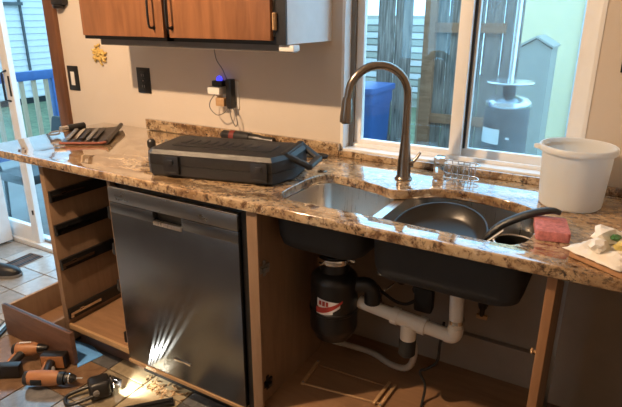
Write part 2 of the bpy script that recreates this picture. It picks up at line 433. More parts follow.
bm = BM(); box(bm, -1.60, -1.588, .669, .676, .98, 1.10, .002); box(bm, -1.60, -1.588, .669, .676, .22, .25, .002); obj('latch', bm, 'black', dp)
obj('threshold_track', box(BM(), DX0+.04, DX1-.035, .71, .725, .022, .04), 'grey_plastic', dr)
# white base unit at the far left edge, beside the sliding door
t = thing('white_cabinet', 'white painted low cabinet beside the sliding door, cut off by the left edge', 'cabinet', (-2.1, .3, 0))
obj('body', box(BM(), -2.40, -1.80, .02, .63, .02, .80, .006), 'white', t, world=True)
obj('plinth', box(BM(), -2.37, -1.83, .05, .60, 0, .022), 'grey_plastic', t, world=True)
obj('top', box(BM(), -2.42, -1.79, 0, .64, .80, .825, .004), 'white', t, world=True)
for x in (-2.39, -2.095): 
    d = obj('door', box(BM(), x, x+.285, .002, .02, .06, .78, .004), 'white', t, world=True)
    obj('knob', lathe(BM(), [(.006, 0), (.006, .012), (.013, .018), (.012, .027), (0, .029)], seg=12, mx=Matrix.Translation((x+.14, .002, .6)) @ Matrix.Rotation(PI/2, 4, 'X')), 'chrome', d, world=True)

# ================================================================== COUNTER
cut = [(.700, .125), (.720, .094), (.760, .086), (.90, .084), (1.009, .084), (1.18, .078), (1.385, .073), (1.420, .085), (1.442, .120), (1.448, .18), (1.447, .26),
       (1.440, .33), (1.424, .366), (1.385, .395), (1.33, .418), (1.25, .436), (1.17, .436), (1.11, .420), (1.06, .378), (1.02, .348), (.99, .337), (.965, .342), (.93, .358), (.86, .374), (.79, .386), (.745, .386), (.712, .366), (.694, .32), (.689, .25), (.692, .175)]
cut = [(p.x, p.y) for p in smooth_pts([(x, y, 0) for x, y in cut+[cut[0]]], 3)[:-1]]
outer = rrect(-.76, 2.66, 0, .648, .012, seg=3)
bm = fill2d(outer, [cut], .878, .910, .004)
t = thing('granite_countertop', 'long polished brown speckled granite countertop with a sink cutout', 'countertop', (.95, .32, .878))
obj('slab', bm, 'granite', t, world=True)
bm = BM(); box(bm, -.43, .640, .628, .648, .911, .962, .002); obj('backsplash', bm, 'granite', t, world=True)
bm = BM(); box(bm, .642, 2.66, .628, .648, .911, .936, .002); obj('window_ledge', bm, 'granite', t, world=True)

# ================================================================== BASE CABINETS
t = thing('drawer_cabinet', 'open wooden base cabinet with empty black drawer slides under the counter overhang', 'cabinet', (-.21, .33, 0))
obj('side_panel', box(BM(), -.42, -.392, .03, .62, .10, .875, .001), 'ply_side', t, world=True)
obj('side_panel', box(BM(), -.020, -.003, .035, .62, .112, .875), 'ply_side', t, world=True)
obj('back_panel', box(BM(), -.392, -.02, .608, .618, .10, .875), 'ply_side', t, world=True)
obj('plinth', box(BM(), -.42, -.003, .110, .60, .0, .0998), 'dark_wood', t, world=True)
obj('bottom_panel', box(BM(), -.392, -.02, .042, .608, .115, .134), 'ply', t, world=True)
obj('front_rail', box(BM(), -.392, -.003, .03, .0415, .112, .137, .001), 'lip', t, world=True)
obj('kick_board', box(BM(), -.42, -.003, .095, .110, .0, .0998), 'dark_wood', t, world=True)
for z in (.735, .585, .425, .185):
    for x, sd in ((-.3915, 1), (-.0205, -1)):
        bm = BM()
        x1 = x+sd*.013; lo, hi = min(x, x1), max(x, x1)
        box(bm, lo, hi, .034, .56, z-.024, z+.024)
        s = obj('drawer_slide', bm, 'black', t, world=True)
        bm = BM(); lo, hi = min(x1, x1+sd*.004), max(x1, x1+sd*.004)
        box(bm, lo, hi, .037, .20, z-.007, z+.006); box(bm, lo, hi, .036, .05, z-.018, z-.008); box(bm, lo, hi, .085, .105, z+.002, z+.011)
        obj('ball_rail', bm, 'chrome', s, world=True)
# dishwasher
t = thing('dishwasher', 'stainless steel dishwasher with a recessed pocket handle under the counter', 'dishwasher', (.30, .33, 0))
obj('tub_body', box(BM(), .004, .640, .055, .60, .10, .868), 'black', t, world=True)
bm = BM()
zb, zm, zt, pz = .105, .793, .846, .752
box(bm, 0, .600, .02, .055, zb, pz, .004); box(bm, 0, .222, .02, .055, pz-.004, zm-.002, .003); box(bm, .357, .600, .02, .055, pz-.004, zm-.002, .003)
obj('door_panel', bm, 'dwsteel', t, world=True)
bm = BM(); box(bm, 0, .600, .019, .055, zm, zt, .003)
st = obj('control_strip', bm, 'dwtop', t, world=True)
bm = BM(); box(bm, .002, .598, .021, .055, zt, zt+.006, .002); obj('top_edge', bm, 'chrome', t, world=True)
bm = BM(); box(bm, .222, .357, .045, .0545, pz-.004, zm, 0); pk = obj('pocket_handle', bm, 'black', t, world=True)
bm = BM(); box(bm, .222, .357, .017, .034, pz-.010, pz+.006, .003); obj('pocket_lip', bm, 'steel', pk, world=True)
bm = BM(); box(bm, .262, .345, .0165, .0215, .190, .199, .001); obj('name_badge', bm, 'chrome', t, world=True)
bm = BM(); box(bm, .604, .640, .035, .056, .10, .872); obj('side_filler', bm, 'black', t, world=True)
bm = BM(); box(bm, .002, .640, .085, .10, .0, .103); obj('toe_kick', bm, 'black', t, world=True)
bm = BM(); box(bm, .0, .600, .016, .05, .090, .1045, .001); obj('bottom_trim', bm, 'lip', t, world=True)
# sink base cabinet
t = thing('sink_cabinet', 'open doorless wooden sink base cabinet below the sink', 'cabinet', (1.09, .33, 0))
obj('side_panel', box(BM(), .643, .661, .022, .645, 0, .877), 'ply_side', t, world=True)
obj('front_edge', box(BM(), .642, .682, .012, .022, .10, .877, .001), 'ply_side', t, world=True)
obj('stile', box(BM(), 1.510, 1.532, .026, .046, .02, .872, .0015), 'stile', t, world=True)
obj('side_panel', box(BM(), 1.512, 1.530, .0465, .40, 0, .8775), 'ply_side', t, world=True)
obj('bottom_panel', box(BM(), .661, 1.512, .035, .632, .112, .134), 'ply', t, world=True)
obj('front_rail', box(BM(), .682, 1.511, .012, .034, .10, .136, .001), 'lip', t, world=True)
obj('back_panel', box(BM(), .661, 1.512, .6325, .645, .0, .876), 'backing', t, world=True)
obj('back_ledge', box(BM(), .661, 1.512, .606, .632, .135, .285, .002), 'backing', t, world=True)
obj('back_cleat', box(BM(), 1.155, 1.19, .612, .632, .286, .872, .002), 'backing', t, world=True)
obj('kick_board', box(BM(), .661, 1.512, .09, .105, 0, .112), 'dark_wood', t, world=True)
def hinge_plate(z, y):
    bm = BM(); box(bm, .6612, .668, y, y+.05, z-.012, z+.012, .002); box(bm, .668, .682, y+.005, y+.028, z-.008, z+.008, .002)
    box(bm, .6612, .666, y+.017, y+.031, z-.028, z+.028, .002); return bm
for z in (.66, .21): obj('hinge_plate', hinge_plate(z, .045), 'grey_plastic' if z > .5 else 'black', t, world=True)
bm = BM(); lathe(bm, [(.004, 0), (.004, .005), (.008, .008), (.007, .012), (0, .013)], seg=12, mx=Matrix.Translation((1.510, .036, .655)) @ Matrix.Rotation(-PI/2, 4, 'Y')); obj('bumper', bm, 'lip', t, world=True)
# open bay on the right
t = thing('corner_cabinet', 'open wooden cabinet bay right of the stile, cut off by the right edge', 'cabinet', (2.1, .33, 0))
obj('back_panel', box(BM(), 1.5335, 2.64, .60, .615, .0, .877), 'backing', t, world=True)
obj('bottom_panel', box(BM(), 1.5335, 2.64, .04, .60, .09, .108), 'dark_wood', t, world=True)
obj('side_panel', box(BM(), 2.622, 2.64, .03, .60, .0, .877), 'ply_side', t, world=True)
obj('kick_board', box(BM(), 1.5335, 2.62, .09, .105, 0, .0898), 'dark_wood', t, world=True)

# ================================================================== SINK
def bowl(rings_in, z_top, depth, wall=.004, corner=.06):
    """rings_in: (x0,x1,y0,y1) of the bowl mouth"""
    x0, x1, y0, y1 = rings_in; out = []
    prof = [(0, 0), (.004, -.03), (.008, -(depth-.045)), (.016, -(depth-.018)), (.036, -(depth-.004)), (.07, -depth)]
    return [rrect(x0+d, x1-d, y0+d, y1-d, max(corner-d*.3, .03), z_top+z, 8) for d, z in prof]
t = thing('double_bowl_sink', 'undermount stainless double bowl sink with black coated underside', 'sink', (1.07, .25, .69))
ZS = .8775
LB = (.690, 1.000, .075, .392); RB = (1.030, 1.456, .066, .444)
for nm, R, dp, dr_ in (('small_bowl', LB, .130, (.82, .26)), ('large_bowl', RB, .152, (1.24, .27))):
    bm = BM(); loops(bm, bowl(R, ZS-.006, dp), False, True)
    b = obj(nm, bm, 'steel', t, 50, world=True)
    bm = BM(); lathe(bm, [(.045, .002), (.043, .004), (.03, .002), (.02, -.001), (0, -.001)], (dr_[0], dr_[1], ZS-.006-dp), 24); obj('drain', bm, 'chrome', b, world=True)
    e = .005
    R2 = (R[0]-e, R[1]+e, R[2]-e, R[3]+e)
    bm = BM(); loops(bm, bowl(R2, ZS-.0075, dp+e, corner=.064), False, True); obj('undercoat', bm, 'undercoat', b, 50, world=True)
bm = fill2d(rrect(.672, 1.474, .048, .462, .05), [rrect(*LB, .06, seg=8), rrect(*RB, .06, seg=8)], ZS-.006, ZS-.001, 0)
obj('flange', bm, 'steel', t, world=True)
# frying pan, tilted in the large bowl
mxp = Matrix.Translation((1.185, .240, .809)) @ Matrix.Rotation(math.radians(17), 4, 'X') @ Matrix.Rotation(math.radians(-2), 4, 'Y')
t = thing('frying_pan', 'black non-stick frying pan lying tilted in the large sink bowl, long handle', 'pan', mx=mxp)
obj('pan_body', lathe(BM(), [(0, 0), (.105, 0), (.118, .006), (.138, .042), (.141, .043), (.1405, .0445), (.136, .044), (.115, .010), (.103, .0045), (0, .0045)], seg=56), 'pan', t)
hp = smooth_pts([(1.318, .212, .852), (1.352, .225, .893), (1.40, .236, .926), (1.445, .244, .948), (1.480, .248, .957), (1.500, .250, .953)], 5)
obj('handle', tube(BM(), hp, [.008 + .0065*math.sin(PI*min(1, i/(len(hp)-1)*1.0)**.7) for i in range(len(hp))], 12, flat=(1, .75)), 'blackplastic', t, 60, world=True)
obj('bracket', tube(BM(), [(1.312, .208, .836), (1.335, .216, .858), (1.365, .226, .888)], [.009, .009, .010], 8, flat=(1.2, .5)), 'chrome', t, world=True)
t = thing('saucepan', 'small dark steel saucepan behind the frying pan handle', 'pan', (1.385, .330, .7260))
obj('pan_body', lathe(BM(), [(0, 0), (.05, 0), (.056, .008), (.058, .085), (.061, .087), (.058, .089), (.055, .086), (.053, .010), (.045, .004), (0, .004)], seg=36), 'pan', t)
obj('rim', lathe(BM(), [(.058, .086), (.0625, .0885), (.058, .091), (.0555, .0885), (.058, .086)], seg=36, capb=False), 'steel', t)
def gmat():
    mt, n, l, b = nt('drinking_glass'); b.inputs['Transmission Weight'].default_value = .9; b.inputs['Roughness'].default_value = .03
    b.inputs['Base Color'].default_value = (.75, .82, .9, 1); return mt
M['dglass'] = gmat()
for k, (x, y, zz, rr) in enumerate(((1.068, .115, .726, .030),)):
    tt = solo('drinking_glass', lathe(BM(), [(0, 0), (rr*.8, 0), (rr, .140), (rr-.0025, .140), (rr*.8-.002, .006), (0, .006)], (x, y, zz), 28), 'dglass', 'clear drinking glass in the front left corner of the large bowl', 'glass', (x, y, zz))
# faucet
FB = Vector((.977, .469, ZC)); d = Vector((-.855, -.52, 0))
t = thing('kitchen_faucet', 'tall brushed bronze gooseneck faucet behind the sink', 'faucet', FB)
obj('base', lathe(BM(), [(.030, 0), (.030, .004), (.026, .008), (.0235, .016), (.0225, .07), (.020, .085), (.0165, .13), (.015, .16)], seg=28, capt=True), 'bronze', t)
zs = .285; R_ = .098
pts = [(0, 0, .15), (0, 0, .22), (0, 0, zs)] + [tuple(d*(R_ - R_*math.cos(a)) + Vector((0, 0, zs + R_*math.sin(a)))) for a in [math.radians(q) for q in range(12, 169, 12)]]
pts += [tuple(d*.199 + Vector((0, 0, zs-.02))), tuple(d*.2 + Vector((0, 0, zs-.03)))]
obj('neck', tube(BM(), pts, .0138, 18), 'bronze', t, 60)
e0 = d*.1995 + Vector((0, 0, zs-.005)); e1 = d*.203 + Vector((0, 0, zs-.086))
hd = obj('spray_head', tube(BM(), [e0, e0.lerp(e1, .25), e0.lerp(e1, .8), e1], [.015, .018, .0215, .021], 20), 'bronze', t, 40)
obj('spray_nozzle', tube(BM(), [e1+Vector((0, 0, .002)), e1+Vector((0, 0, -.004))], .015, 16), 'black', hd)
bm = BM(); cx = Vector((.030, .008, .058)); tube(bm, [(0, 0, .056), cx], [.014, .012], 14)
pv = obj('lever_pivot', bm, 'bronze', t)
obj('lever', tube(BM(), [cx+Vector((-.006, 0, .002)), cx+Vector((.006, .006, .016)), cx+Vector((.018, .012, .038))], [.009, .0075, .006], 12, flat=(1, .7)), 'bronze', pv)
# sink button on the counter
solo('air_switch_button', lathe(BM(), [(.018, 0), (.018, .003), (.015, .005), (.011, .005), (.010, .008), (0, .0085)], (.69, .41, ZC), 24), 'bronze', 'small round metal button on the counter left of the sink', 'button', (.69, .41, ZC))
# wire sponge caddy
CB = Vector((1.085, .535, ZC))
t = thing('sponge_caddy', 'small chrome wire basket with solid end standing behind the sink', 'caddy', CB)
obj('end_cup', box(BM(), -.022, .018, -.014, .030, 0.001, .078, .004), 'chrome', t)
bm = BM()
for z in (.014, .062):
    lp = [(.016, -.020, z), (.10, -.020, z), (.122, -.010, z), (.130, .008, z), (.122, .026, z), (.10, .036, z), (.016, .036, z)]
    tube(bm, smooth_pts(lp, 4), .0021, 8)
fr = obj('rim_wire', bm, 'chrome', t, 60)
for i, x in enumerate((.030, .050, .070, .090, .110)):
    tube_pts = smooth_pts([(x, -.020, .062), (x, -.019, .014), (x, -.012, .002), (x, .028, .002), (x, .035, .014), (x, .036, .062)], 3)
    obj('basket_wire', tube(BM(), tube_pts, .0017, 6), 'chrome', t, 60)
# white tub
BB = Vector((1.502, .475, ZC))
t = thing('plastic_tub', 'milky white round plastic tub standing beside the sink', 'tub', BB)
prof = [(0, 0), (.080, 0), (.086, .005), (.088, .02), (.096, .165), (.097, .168), (.0945, .170), (.0855, .022), (.082, .006), (0, .004)]
obj('tub_body', lathe(BM(), prof, seg=48), 'tub', t, 40)
rm = obj('rim', lathe(BM(), [(.0965, .164), (.104, .164), (.106, .168), (.106, .178), (.103, .182), (.0985, .182), (.097, .178), (.0965, .164)], seg=48, capb=False), 'tub', t, 40)
bm = BM(); prism(bm, [(-.118, -.028), (-.094, -.046), (-.094, -.010)], .166, .180, bev=.003); obj('pour_tab', bm, 'tub', rm)
# sponge
bm = BM(); mx = Matrix.Translation((1.487, .200, ZC+.001)) @ Matrix.Rotation(math.radians(12), 4, 'Z')
outl = rrect(-.040, .040, -.060, .060, .008, seg=3)
prism(bm, outl, 0, .026, mx, .003)
solo('sponge', bm, 'sponge', 'pink kitchen sponge on the counter beside the sink', 'sponge', (1.483, .205, ZC))
# board and wrapper at the right edge
t = thing('wood_board', 'small brown wooden board at the front right end of the counter', 'board', (1.62, .17, ZC))
mxb = Matrix.Translation((1.655, .130, ZC+.001)) @ Matrix.Rotation(math.radians(-32), 4, 'Z')
obj('board_body', prism(BM(), rrect(-.068, .085, -.11, .14, .012, seg=4), 0, .014, mxb, .002), 'board', t, world=True)
t = thing('food_wrapper', 'crumpled white paper wrapper lying on the wooden board', 'wrapper', (1.61, .14, ZC+.017))
def crumple(pts_fn, nx, ny, seed):
    rd = random.Random(seed); bm = BM(); g = []
    for i in range(nx+1):
        row = []
        for j in range(ny+1):
            x, y, z = pts_fn(i/nx, j/ny, rd); row.append(bm.verts.new((x, y, z)))
        g.append(row)
    for i in range(nx):
        for j in range(ny): bm.faces.new((g[i][j], g[i+1][j], g[i+1][j+1], g[i][j+1]))
    return bm
def wfn(a, b, rd):
    e = min(a, 1-a, b, 1-b)
    q = mxb @ Vector((-.075 + .14*a + rd.uniform(-.004, .004), -.118 + .225*b + rd.uniform(-.004, .004), 0))
    return (q.x, q.y, ZC+.0185 + (.020*rd.random()+.006)*min(1, e*4))
bm = crumple(wfn, 11, 15, 3)
wp = obj('paper_sheet', bm, 'paper', t, 12, world=True)
md = wp.modifiers.new('thick', 'SOLIDIFY'); md.thickness = .0012; md.offset = 1
def blob(c, rx, ry, rz, seed, amp=.25, n=10):
    rd = random.Random(seed); bm = BM(); bmesh.ops.create_icosphere(bm, subdivisions=2, radius=1)
    for v in bm.verts:
        k = 1+rd.uniform(-amp, amp); v.co = Vector((c[0]+v.co.x*rx*k, c[1]+v.co.y*ry*k, c[2]+v.co.z*rz*k))
    return bm
obj('crumpled_paper', blob((1.612, .135, ZC+.046), .030, .034, .020, 5), 'paper', t, 10, world=True)
obj('crumpled_paper', blob((1.600, .068, ZC+.042), .020, .024, .016, 9), 'paper', t, 10, world=True)
obj('yellow_scrap', blob((1.650, .085, ZC+.044), .020, .016, .012, 6), 'yellow', t, 10, world=True)
obj('green_scrap', blob((1.632, .110, ZC+.052), .011, .016, .007, 8), 'green', t, 10, world=True)

# ================================================================== TOOL CASE
ang = math.atan2(.125, .52); CO = Vector((.178, .052, ZC+.001))
t = thing('tool_case', 'long black plastic power tool case with two latches on the counter', 'case', CO, ang)
foot = [(.02, 0), (.475, 0), (.520, .090), (.520, .235), (.505, .252), (.02, .252), (0, .235), (0, .02)]
def shrink(poly, s, cx=.27, cy=.126): return [(cx+(x-cx)*(1-s*.5), cy+(y-cy)*(1-s)) for x, y in poly]
bm = BM(); loops(bm, [[(x, y, 0) for x, y in shrink(foot, .06)], [(x, y, .008) for x, y in shrink(foot, .01)], [(x, y, .042) for x, y in foot], [(x, y, .0425) for x, y in shrink(foot, .015)]]); 
obj('lower_shell', bm, 'case', t, 30)
bm = BM(); loops(bm, [[(x, y, .043) for x, y in shrink(foot, .015)], [(x, y, .047) for x, y in foot], [(x, y, .080) for x, y in shrink(foot, .01)], [(x, y, .094) for x, y in shrink(foot, .09)], [(x, y, .0955) for x, y in shrink(foot, .13)]])
lid = obj('lid', bm, 'case', t, 30)
for x in (.09, .20, .31, .42):
    obj('lid_rib', box(BM(), x, x+.03, .0005, .012, .052, .074, .003), 'case', lid) if x in (.20, .31) else None
bm = BM(); prism(bm, rrect(.06, .44, .07, .19, .02, seg=3), .0955, .0985, None, .001); pl = obj('raised_panel', bm, 'case', lid)
# raised unreadable lettering shown as embossed bars of the panel
xx = .085
for i, wd in enumerate((.022, .018, .024, .020, .022, .010, .022, .020, .024)):
    bm = BM(); box(bm, xx, xx+wd, .105, .160, .0985, .1005, .0008); 
    if i % 2 == 0: box(bm, xx+.004, xx+wd-.004, .160, .168, .0985, .1003)
    obj('embossed_mark', bm, 'case', pl); xx += wd+.014
for x in (.075, .40):
    bm = BM(); box(bm, x, x+.060, -.010, .004, .012, .078, .004)
    lt = obj('latch', bm, 'blackplastic', t)
    obj('latch_tab', box(BM(), x+.020, x+.042, -.016, -.009, .048, .066, .003), 'blackplastic', lt)
    obj('latch_pin', box(BM(), x+.006, x+.054, -.013, -.009, .016, .024, .002), 'case', lt)
for x in (.05, .45):
    obj('hinge', tube(BM(), [(x, .256, .046), (x+.06, .256, .046)], .006, 10), 'blackplastic', t)
hb = BM()
hc = [(.492, .078, .090), (.566, .115, .046), (.566, .232, .046), (.492, .248, .090)]
for k in range(4): tube(hb, [hc[k], hc[(k+1) % 4]], .0145, 8, flat=(1, .8))
for q in hc: lathe(hb, [(0, -.0125), (.012, -.009), (.0145, 0), (.012, .009), (0, .0125)], q, 10, capb=False)
obj('carry_handle', hb, 'case', t, 40)
# things behind the case
t = thing('heat_gun', 'black and red corded hand tool lying behind the tool case', 'tool', (.235, .592, ZC+.011), .02)
obj('barrel', tube(BM(), smooth_pts([(-.15, 0, .026), (-.13, 0, .026), (-.06, 0, .026), (.0, 0, .025)], 3), [.016]*2+[.022]*3+[.025]*5, 14), 'blackplastic', t)
obj('red_collar', tube(BM(), [(-.100, 0, .026), (-.075, 0, .026)], .0256, 16), 'red', t)
obj('stand_ring', lathe(BM(), [(.020, -.010), (.024, -.010), (.024, .004), (.020, .004)], (-.02, 0, 0), 20, capt=True), 'black', t)
obj('grip', tube(BM(), smooth_pts([(-.01, 0, .025), (.05, .005, .023), (.11, .012, .020)], 4), [.022]*4+[.018]*5, 12), 'blackplastic', t)
cord = smooth_pts([(.345, .590, ZC+.03), (.38, .600, ZC+.008), (.43, .585, ZC+.035), (.47, .575, ZC+.04), (.52, .585, ZC+.008), (.57, .600, ZC+.008), (.61, .590, ZC+.008), (.60, .560, ZC+.008), (.52, .550, ZC+.008)], 6)
obj('power_cord', tube(BM(), cord, .006, 8), 'rubber', t, 60, world=True)
solo('drill_knob', lathe(BM(), [(0, 0), (.014, 0), (.018, .006), (.018, .028), (.012, .036), (0, .038)], (-.115, .36, ZC+.001), 20), 'blackplastic', 'small black plastic knob beside the left end of the tool case', 'knob', (-.115, .36, ZC+.001))
bm = BM()
for k in range(9):
    a = random.uniform(0, 6); box(bm, -.006, .006, -.003, .003, 0, .004, 0, Matrix.Translation((-.12+random.uniform(-.05, .05), .50+random.uniform(-.03, .03), ZC+.001)) @ Matrix.Rotation(a, 4, 'Z'))
o = solo('screws_and_chips', bm, 'grey_plastic', 'scatter of tiny dark chips on the counter by the wall', 'chips', (-.12, .50, ZC)); o['kind'] = 'stuff'
# leather tool roll
A0, B0, C0, D0 = Vector((-.50, .195, 0)), Vector((-.325, .300, 0)), Vector((-.575, .600, 0)), Vector((-.735, .440, 0))
t = thing('leather_tool_roll', 'unrolled brown leather tool roll with slim tools on the left counter', 'tool roll', (-.53, .39, ZC))
def rollfn(a, b, rd):
    p = A0.lerp(B0, a).lerp(D0.lerp(C0, a), b)
    up = .006*max(0, (a-.80)/.20)**1.6
    return (p.x, p.y, ZC+.002+.002*math.sin(7*a)*math.sin(9*b)**2+.001+up)
bm = crumple(rollfn, 12, 16, 4); o = obj('leather_sheet', bm, 'leather', t, 60, world=True)
md = o.modifiers.new('thick', 'SOLIDIFY'); md.thickness = .004; md.offset = 1
ed = [A0.lerp(B0, k/8)+Vector((0, 0, ZC+.007+.006*max(0, (k/8-.8)/.2)**1.6)) for k in range(9)]
obj('edge_binding', tube(BM(), ed, .0055, 8), 'leather_edge', t, world=True)
ed2 = [B0.lerp(C0, k/8)+Vector((0, 0, ZC+.0125)) for k in range(9)]
obj('rolled_end', tube(BM(), ed2, .0105, 10), 'leather', t, world=True)
for k, a in enumerate((.12, .26, .40, .55, .68)):
    p0 = A0.lerp(B0, a).lerp(D0.lerp(C0, a), .18); p1 = A0.lerp(B0, a).lerp(D0.lerp(C0, a), .82)
    bm = BM(); dv = (p1-p0)
    tube(bm, [p0+Vector((0, 0, ZC+.012)), p1+Vector((0, 0, ZC+.012))], .007, 8, flat=(1.4, .6))
    solo('hand_tool', bm, ('grey_plastic', 'chrome', 'leather', 'grey_plastic', 'leather')[k], ('grey handled slim tool nearest the left end of the leather roll', 'bright steel slim tool in the leather roll', 'dark handled tool in the middle of the leather roll', 'grey steel tool right of the middle of the leather roll', 'dark handled tool nearest the curled end of the leather roll')[k], 'tool', p0+Vector((0, 0, ZC+.006)), group='tools on the leather roll')
t = thing('flashlight', 'short black and silver flashlight at the back left corner of the counter', 'flashlight', (-.705, .37, ZC))
a, b = Vector((-.715, .345, ZC+.017)), Vector((-.700, .480, ZC+.017))
obj('barrel', tube(BM(), [a.lerp(b, .35), b], .0165, 14), 'blackplastic', t, world=True)
obj('head', tube(BM(), [a.lerp(b, .10), a.lerp(b, .38)], [.015, .0150], 14), 'chrome', t, world=True)
obj('wrist_loop', tube(BM(), smooth_pts([a+Vector((0, 0, -.006)), a+Vector((-.02, -.03, -.011)), a+Vector((.015, -.055, -.012)), a+Vector((.03, -.02, -.012)), a+Vector((.003, .002, -.006))], 5), .004, 8), 'grey_plastic', t, world=True)
bm = BM(); tube(bm, [(-.475, .150, ZC+.006), (-.440, .180, ZC+.006)], .005, 8); solo('screw_bit', bm, 'chrome', 'small steel bit in front of the leather tool roll', 'bit', (-.46, .165, ZC))

# ================================================================== WALL ITEMS
def plate(x0, x1, z0, z1): return box(BM(), x0, x1, .6435, .6497, z0, z1, .002)
t = thing('light_switch', 'black framed wall switch with a white rocker near the doorway', 'switch', (-.955, .65, 1.125))
obj('plate', plate(-.997, -.915, 1.063, 1.190), 'black', t, world=True)
obj('rocker', box(BM(), -.970, -.942, .6395, .6432, 1.090, 1.160, .0015), 'white_plastic', t, world=True)
t = thing('wall_outlet', 'black wall outlet plate below the left upper cabinet door', 'outlet', (-.43, .65, 1.145))
obj('plate', plate(-.475, -.390, 1.085, 1.205), 'black', t, world=True)
for z in (1.118, 1.170):
    o = obj('socket', box(BM(), -.449, -.416, .6410, .6432, z-.016, z+.016, .001), 'blackplastic', t, world=True)
    for x in (-.440, -.427): obj('slot', box(BM(), x-.0015, x+.0015, .6402, .6409, z-.006, z+.006), 'grey_plastic', o, world=True)
bm = BM(); lathe(bm, [(.003, 0), (.003, .002), (0, .002)], seg=8, mx=Matrix.Translation((-.4325, .6432, 1.144)) @ Matrix.Rotation(PI/2, 4, 'X')); obj('screw', bm, 'chrome', t, world=True)
t = thing('charger_outlet', 'white wall outlet with plugged in chargers under the cabinet', 'outlet', (.07, .65, 1.12))
obj('plate', plate(.055, .140, 1.055, 1.175), 'white_plastic', t, world=True)
for z in (1.09, 1.142): obj('socket', box(BM(), .072, .104, .6405, .6432, z-.016, z+.016, .001), 'grey_plastic', t, world=True)
t = thing('phone_charger', 'white plug charger with a thin cable in the wall outlet', 'charger', (.06, .64, 1.12))
obj('body', box(BM(), .012, .078, .590, .6400, 1.118, 1.150, .005), 'white_plastic', t, world=True)
obj('cable', tube(BM(), smooth_pts([(.045, .600, 1.118), (.020, .595, 1.085), (.022, .592, 1.055), (.060, .592, 1.030), (.100, .60, 1.048), (.104, .612, 1.078)], 6), .0022, 6), 'grey_plastic', t, world=True)
t = thing('night_light', 'small dark plug-in night light glowing blue', 'night light', (.07, .62, 1.17))
obj('body', box(BM(), .030, .085, .600, .6400, 1.152, 1.176, .004), 'blackplastic', t, world=True)
obj('glowing_dome', lathe(BM(), [(.013, 0), (.013, .010), (.008, .018), (0, .021)], (.060, .618, 1.1765), 16), 'blueled', t, world=True)
t = thing('power_adapter', 'tall black power adapter hanging upright on the outlet', 'adapter', (.115, .62, 1.12))
obj('body', box(BM(), .100, .128, .606, .6400, 1.060, 1.185, .004), 'blackplastic', t, world=True)
obj('cable', tube(BM(), smooth_pts([(.112, .612, 1.060), (.120, .612, 1.02), (.138, .615, .985), (.150, .615, 1.00), (.138, .618, 1.04), (.126, .62, 1.062)], 6), .0024, 6), 'grey_plastic', t, world=True)
obj('upper_cable', tube(BM(), smooth_pts([(.105, .612, 1.184), (.085, .612, 1.225), (.045, .622, 1.265), (.030, .628, 1.325)], 6), .0024, 6), 'grey_plastic', t, world=True)
t = thing('outlet_adapter', 'tan cube plug below the white charger on the outlet', 'plug', (.065, .62, 1.08))
obj('body', box(BM(), .040, .088, .606, .6400, 1.066, 1.104, .005, Matrix.Identity(4)), 'lip', t, world=True)
# gold ornament
rd = random.Random(11)
t = thing('gold_ornament', 'crinkled golden ornament hanging on the beige wall', 'ornament', (-.725, .65, 1.23))
k = 0
for i in range(26):
    a = rd.uniform(0, 6.28); q = rd.random()**.5
    cx, cz = -.728+.040*q*math.cos(a), 1.248+.048*q*math.sin(a)
    bm = BM(); da = rd.uniform(0, 6.28); L = rd.uniform(.012, .024)
    p = smooth_pts([(cx-L*math.cos(da), .645, cz-L*math.sin(da)), (cx, .636+rd.uniform(-.004, .003), cz), (cx+L*math.cos(da+.6), .645, cz+L*math.sin(da+.6))], 3)
    tube(bm, p, [.002]+[.0055]*(len(p)-2)+[.002], 6)
    obj('petal', bm, 'gold', t, world=True)
# black bell above the switch
t = thing('door_chime', 'black rounded chime box on the wall at the top left', 'chime', (-.965, .65, 1.50))
obj('housing', box(BM(), -1.010, -.915, .610, .6497, 1.490, 1.62, .012), 'blackplastic', t, world=True)
obj('bell', lathe(BM(), [(.006, 0), (.026, .004), (.030, .016), (.028, .02)], (-.968, .626, 1.470), 20, capt=True), 'black', t, world=True)
# outlet at right edge
t = thing('edge_outlet', 'dark outlet plate on the wall right of the window', 'outlet', (1.60, .65, 1.34))
obj('plate', plate(1.568, 1.645, 1.285, 1.375), 'black', t, world=True)
for z in (1.310, 1.350): obj('socket', box(BM(), 1.590, 1.623, .6410, .6432, z-.014, z+.014, .001), 'blackplastic', t, world=True)

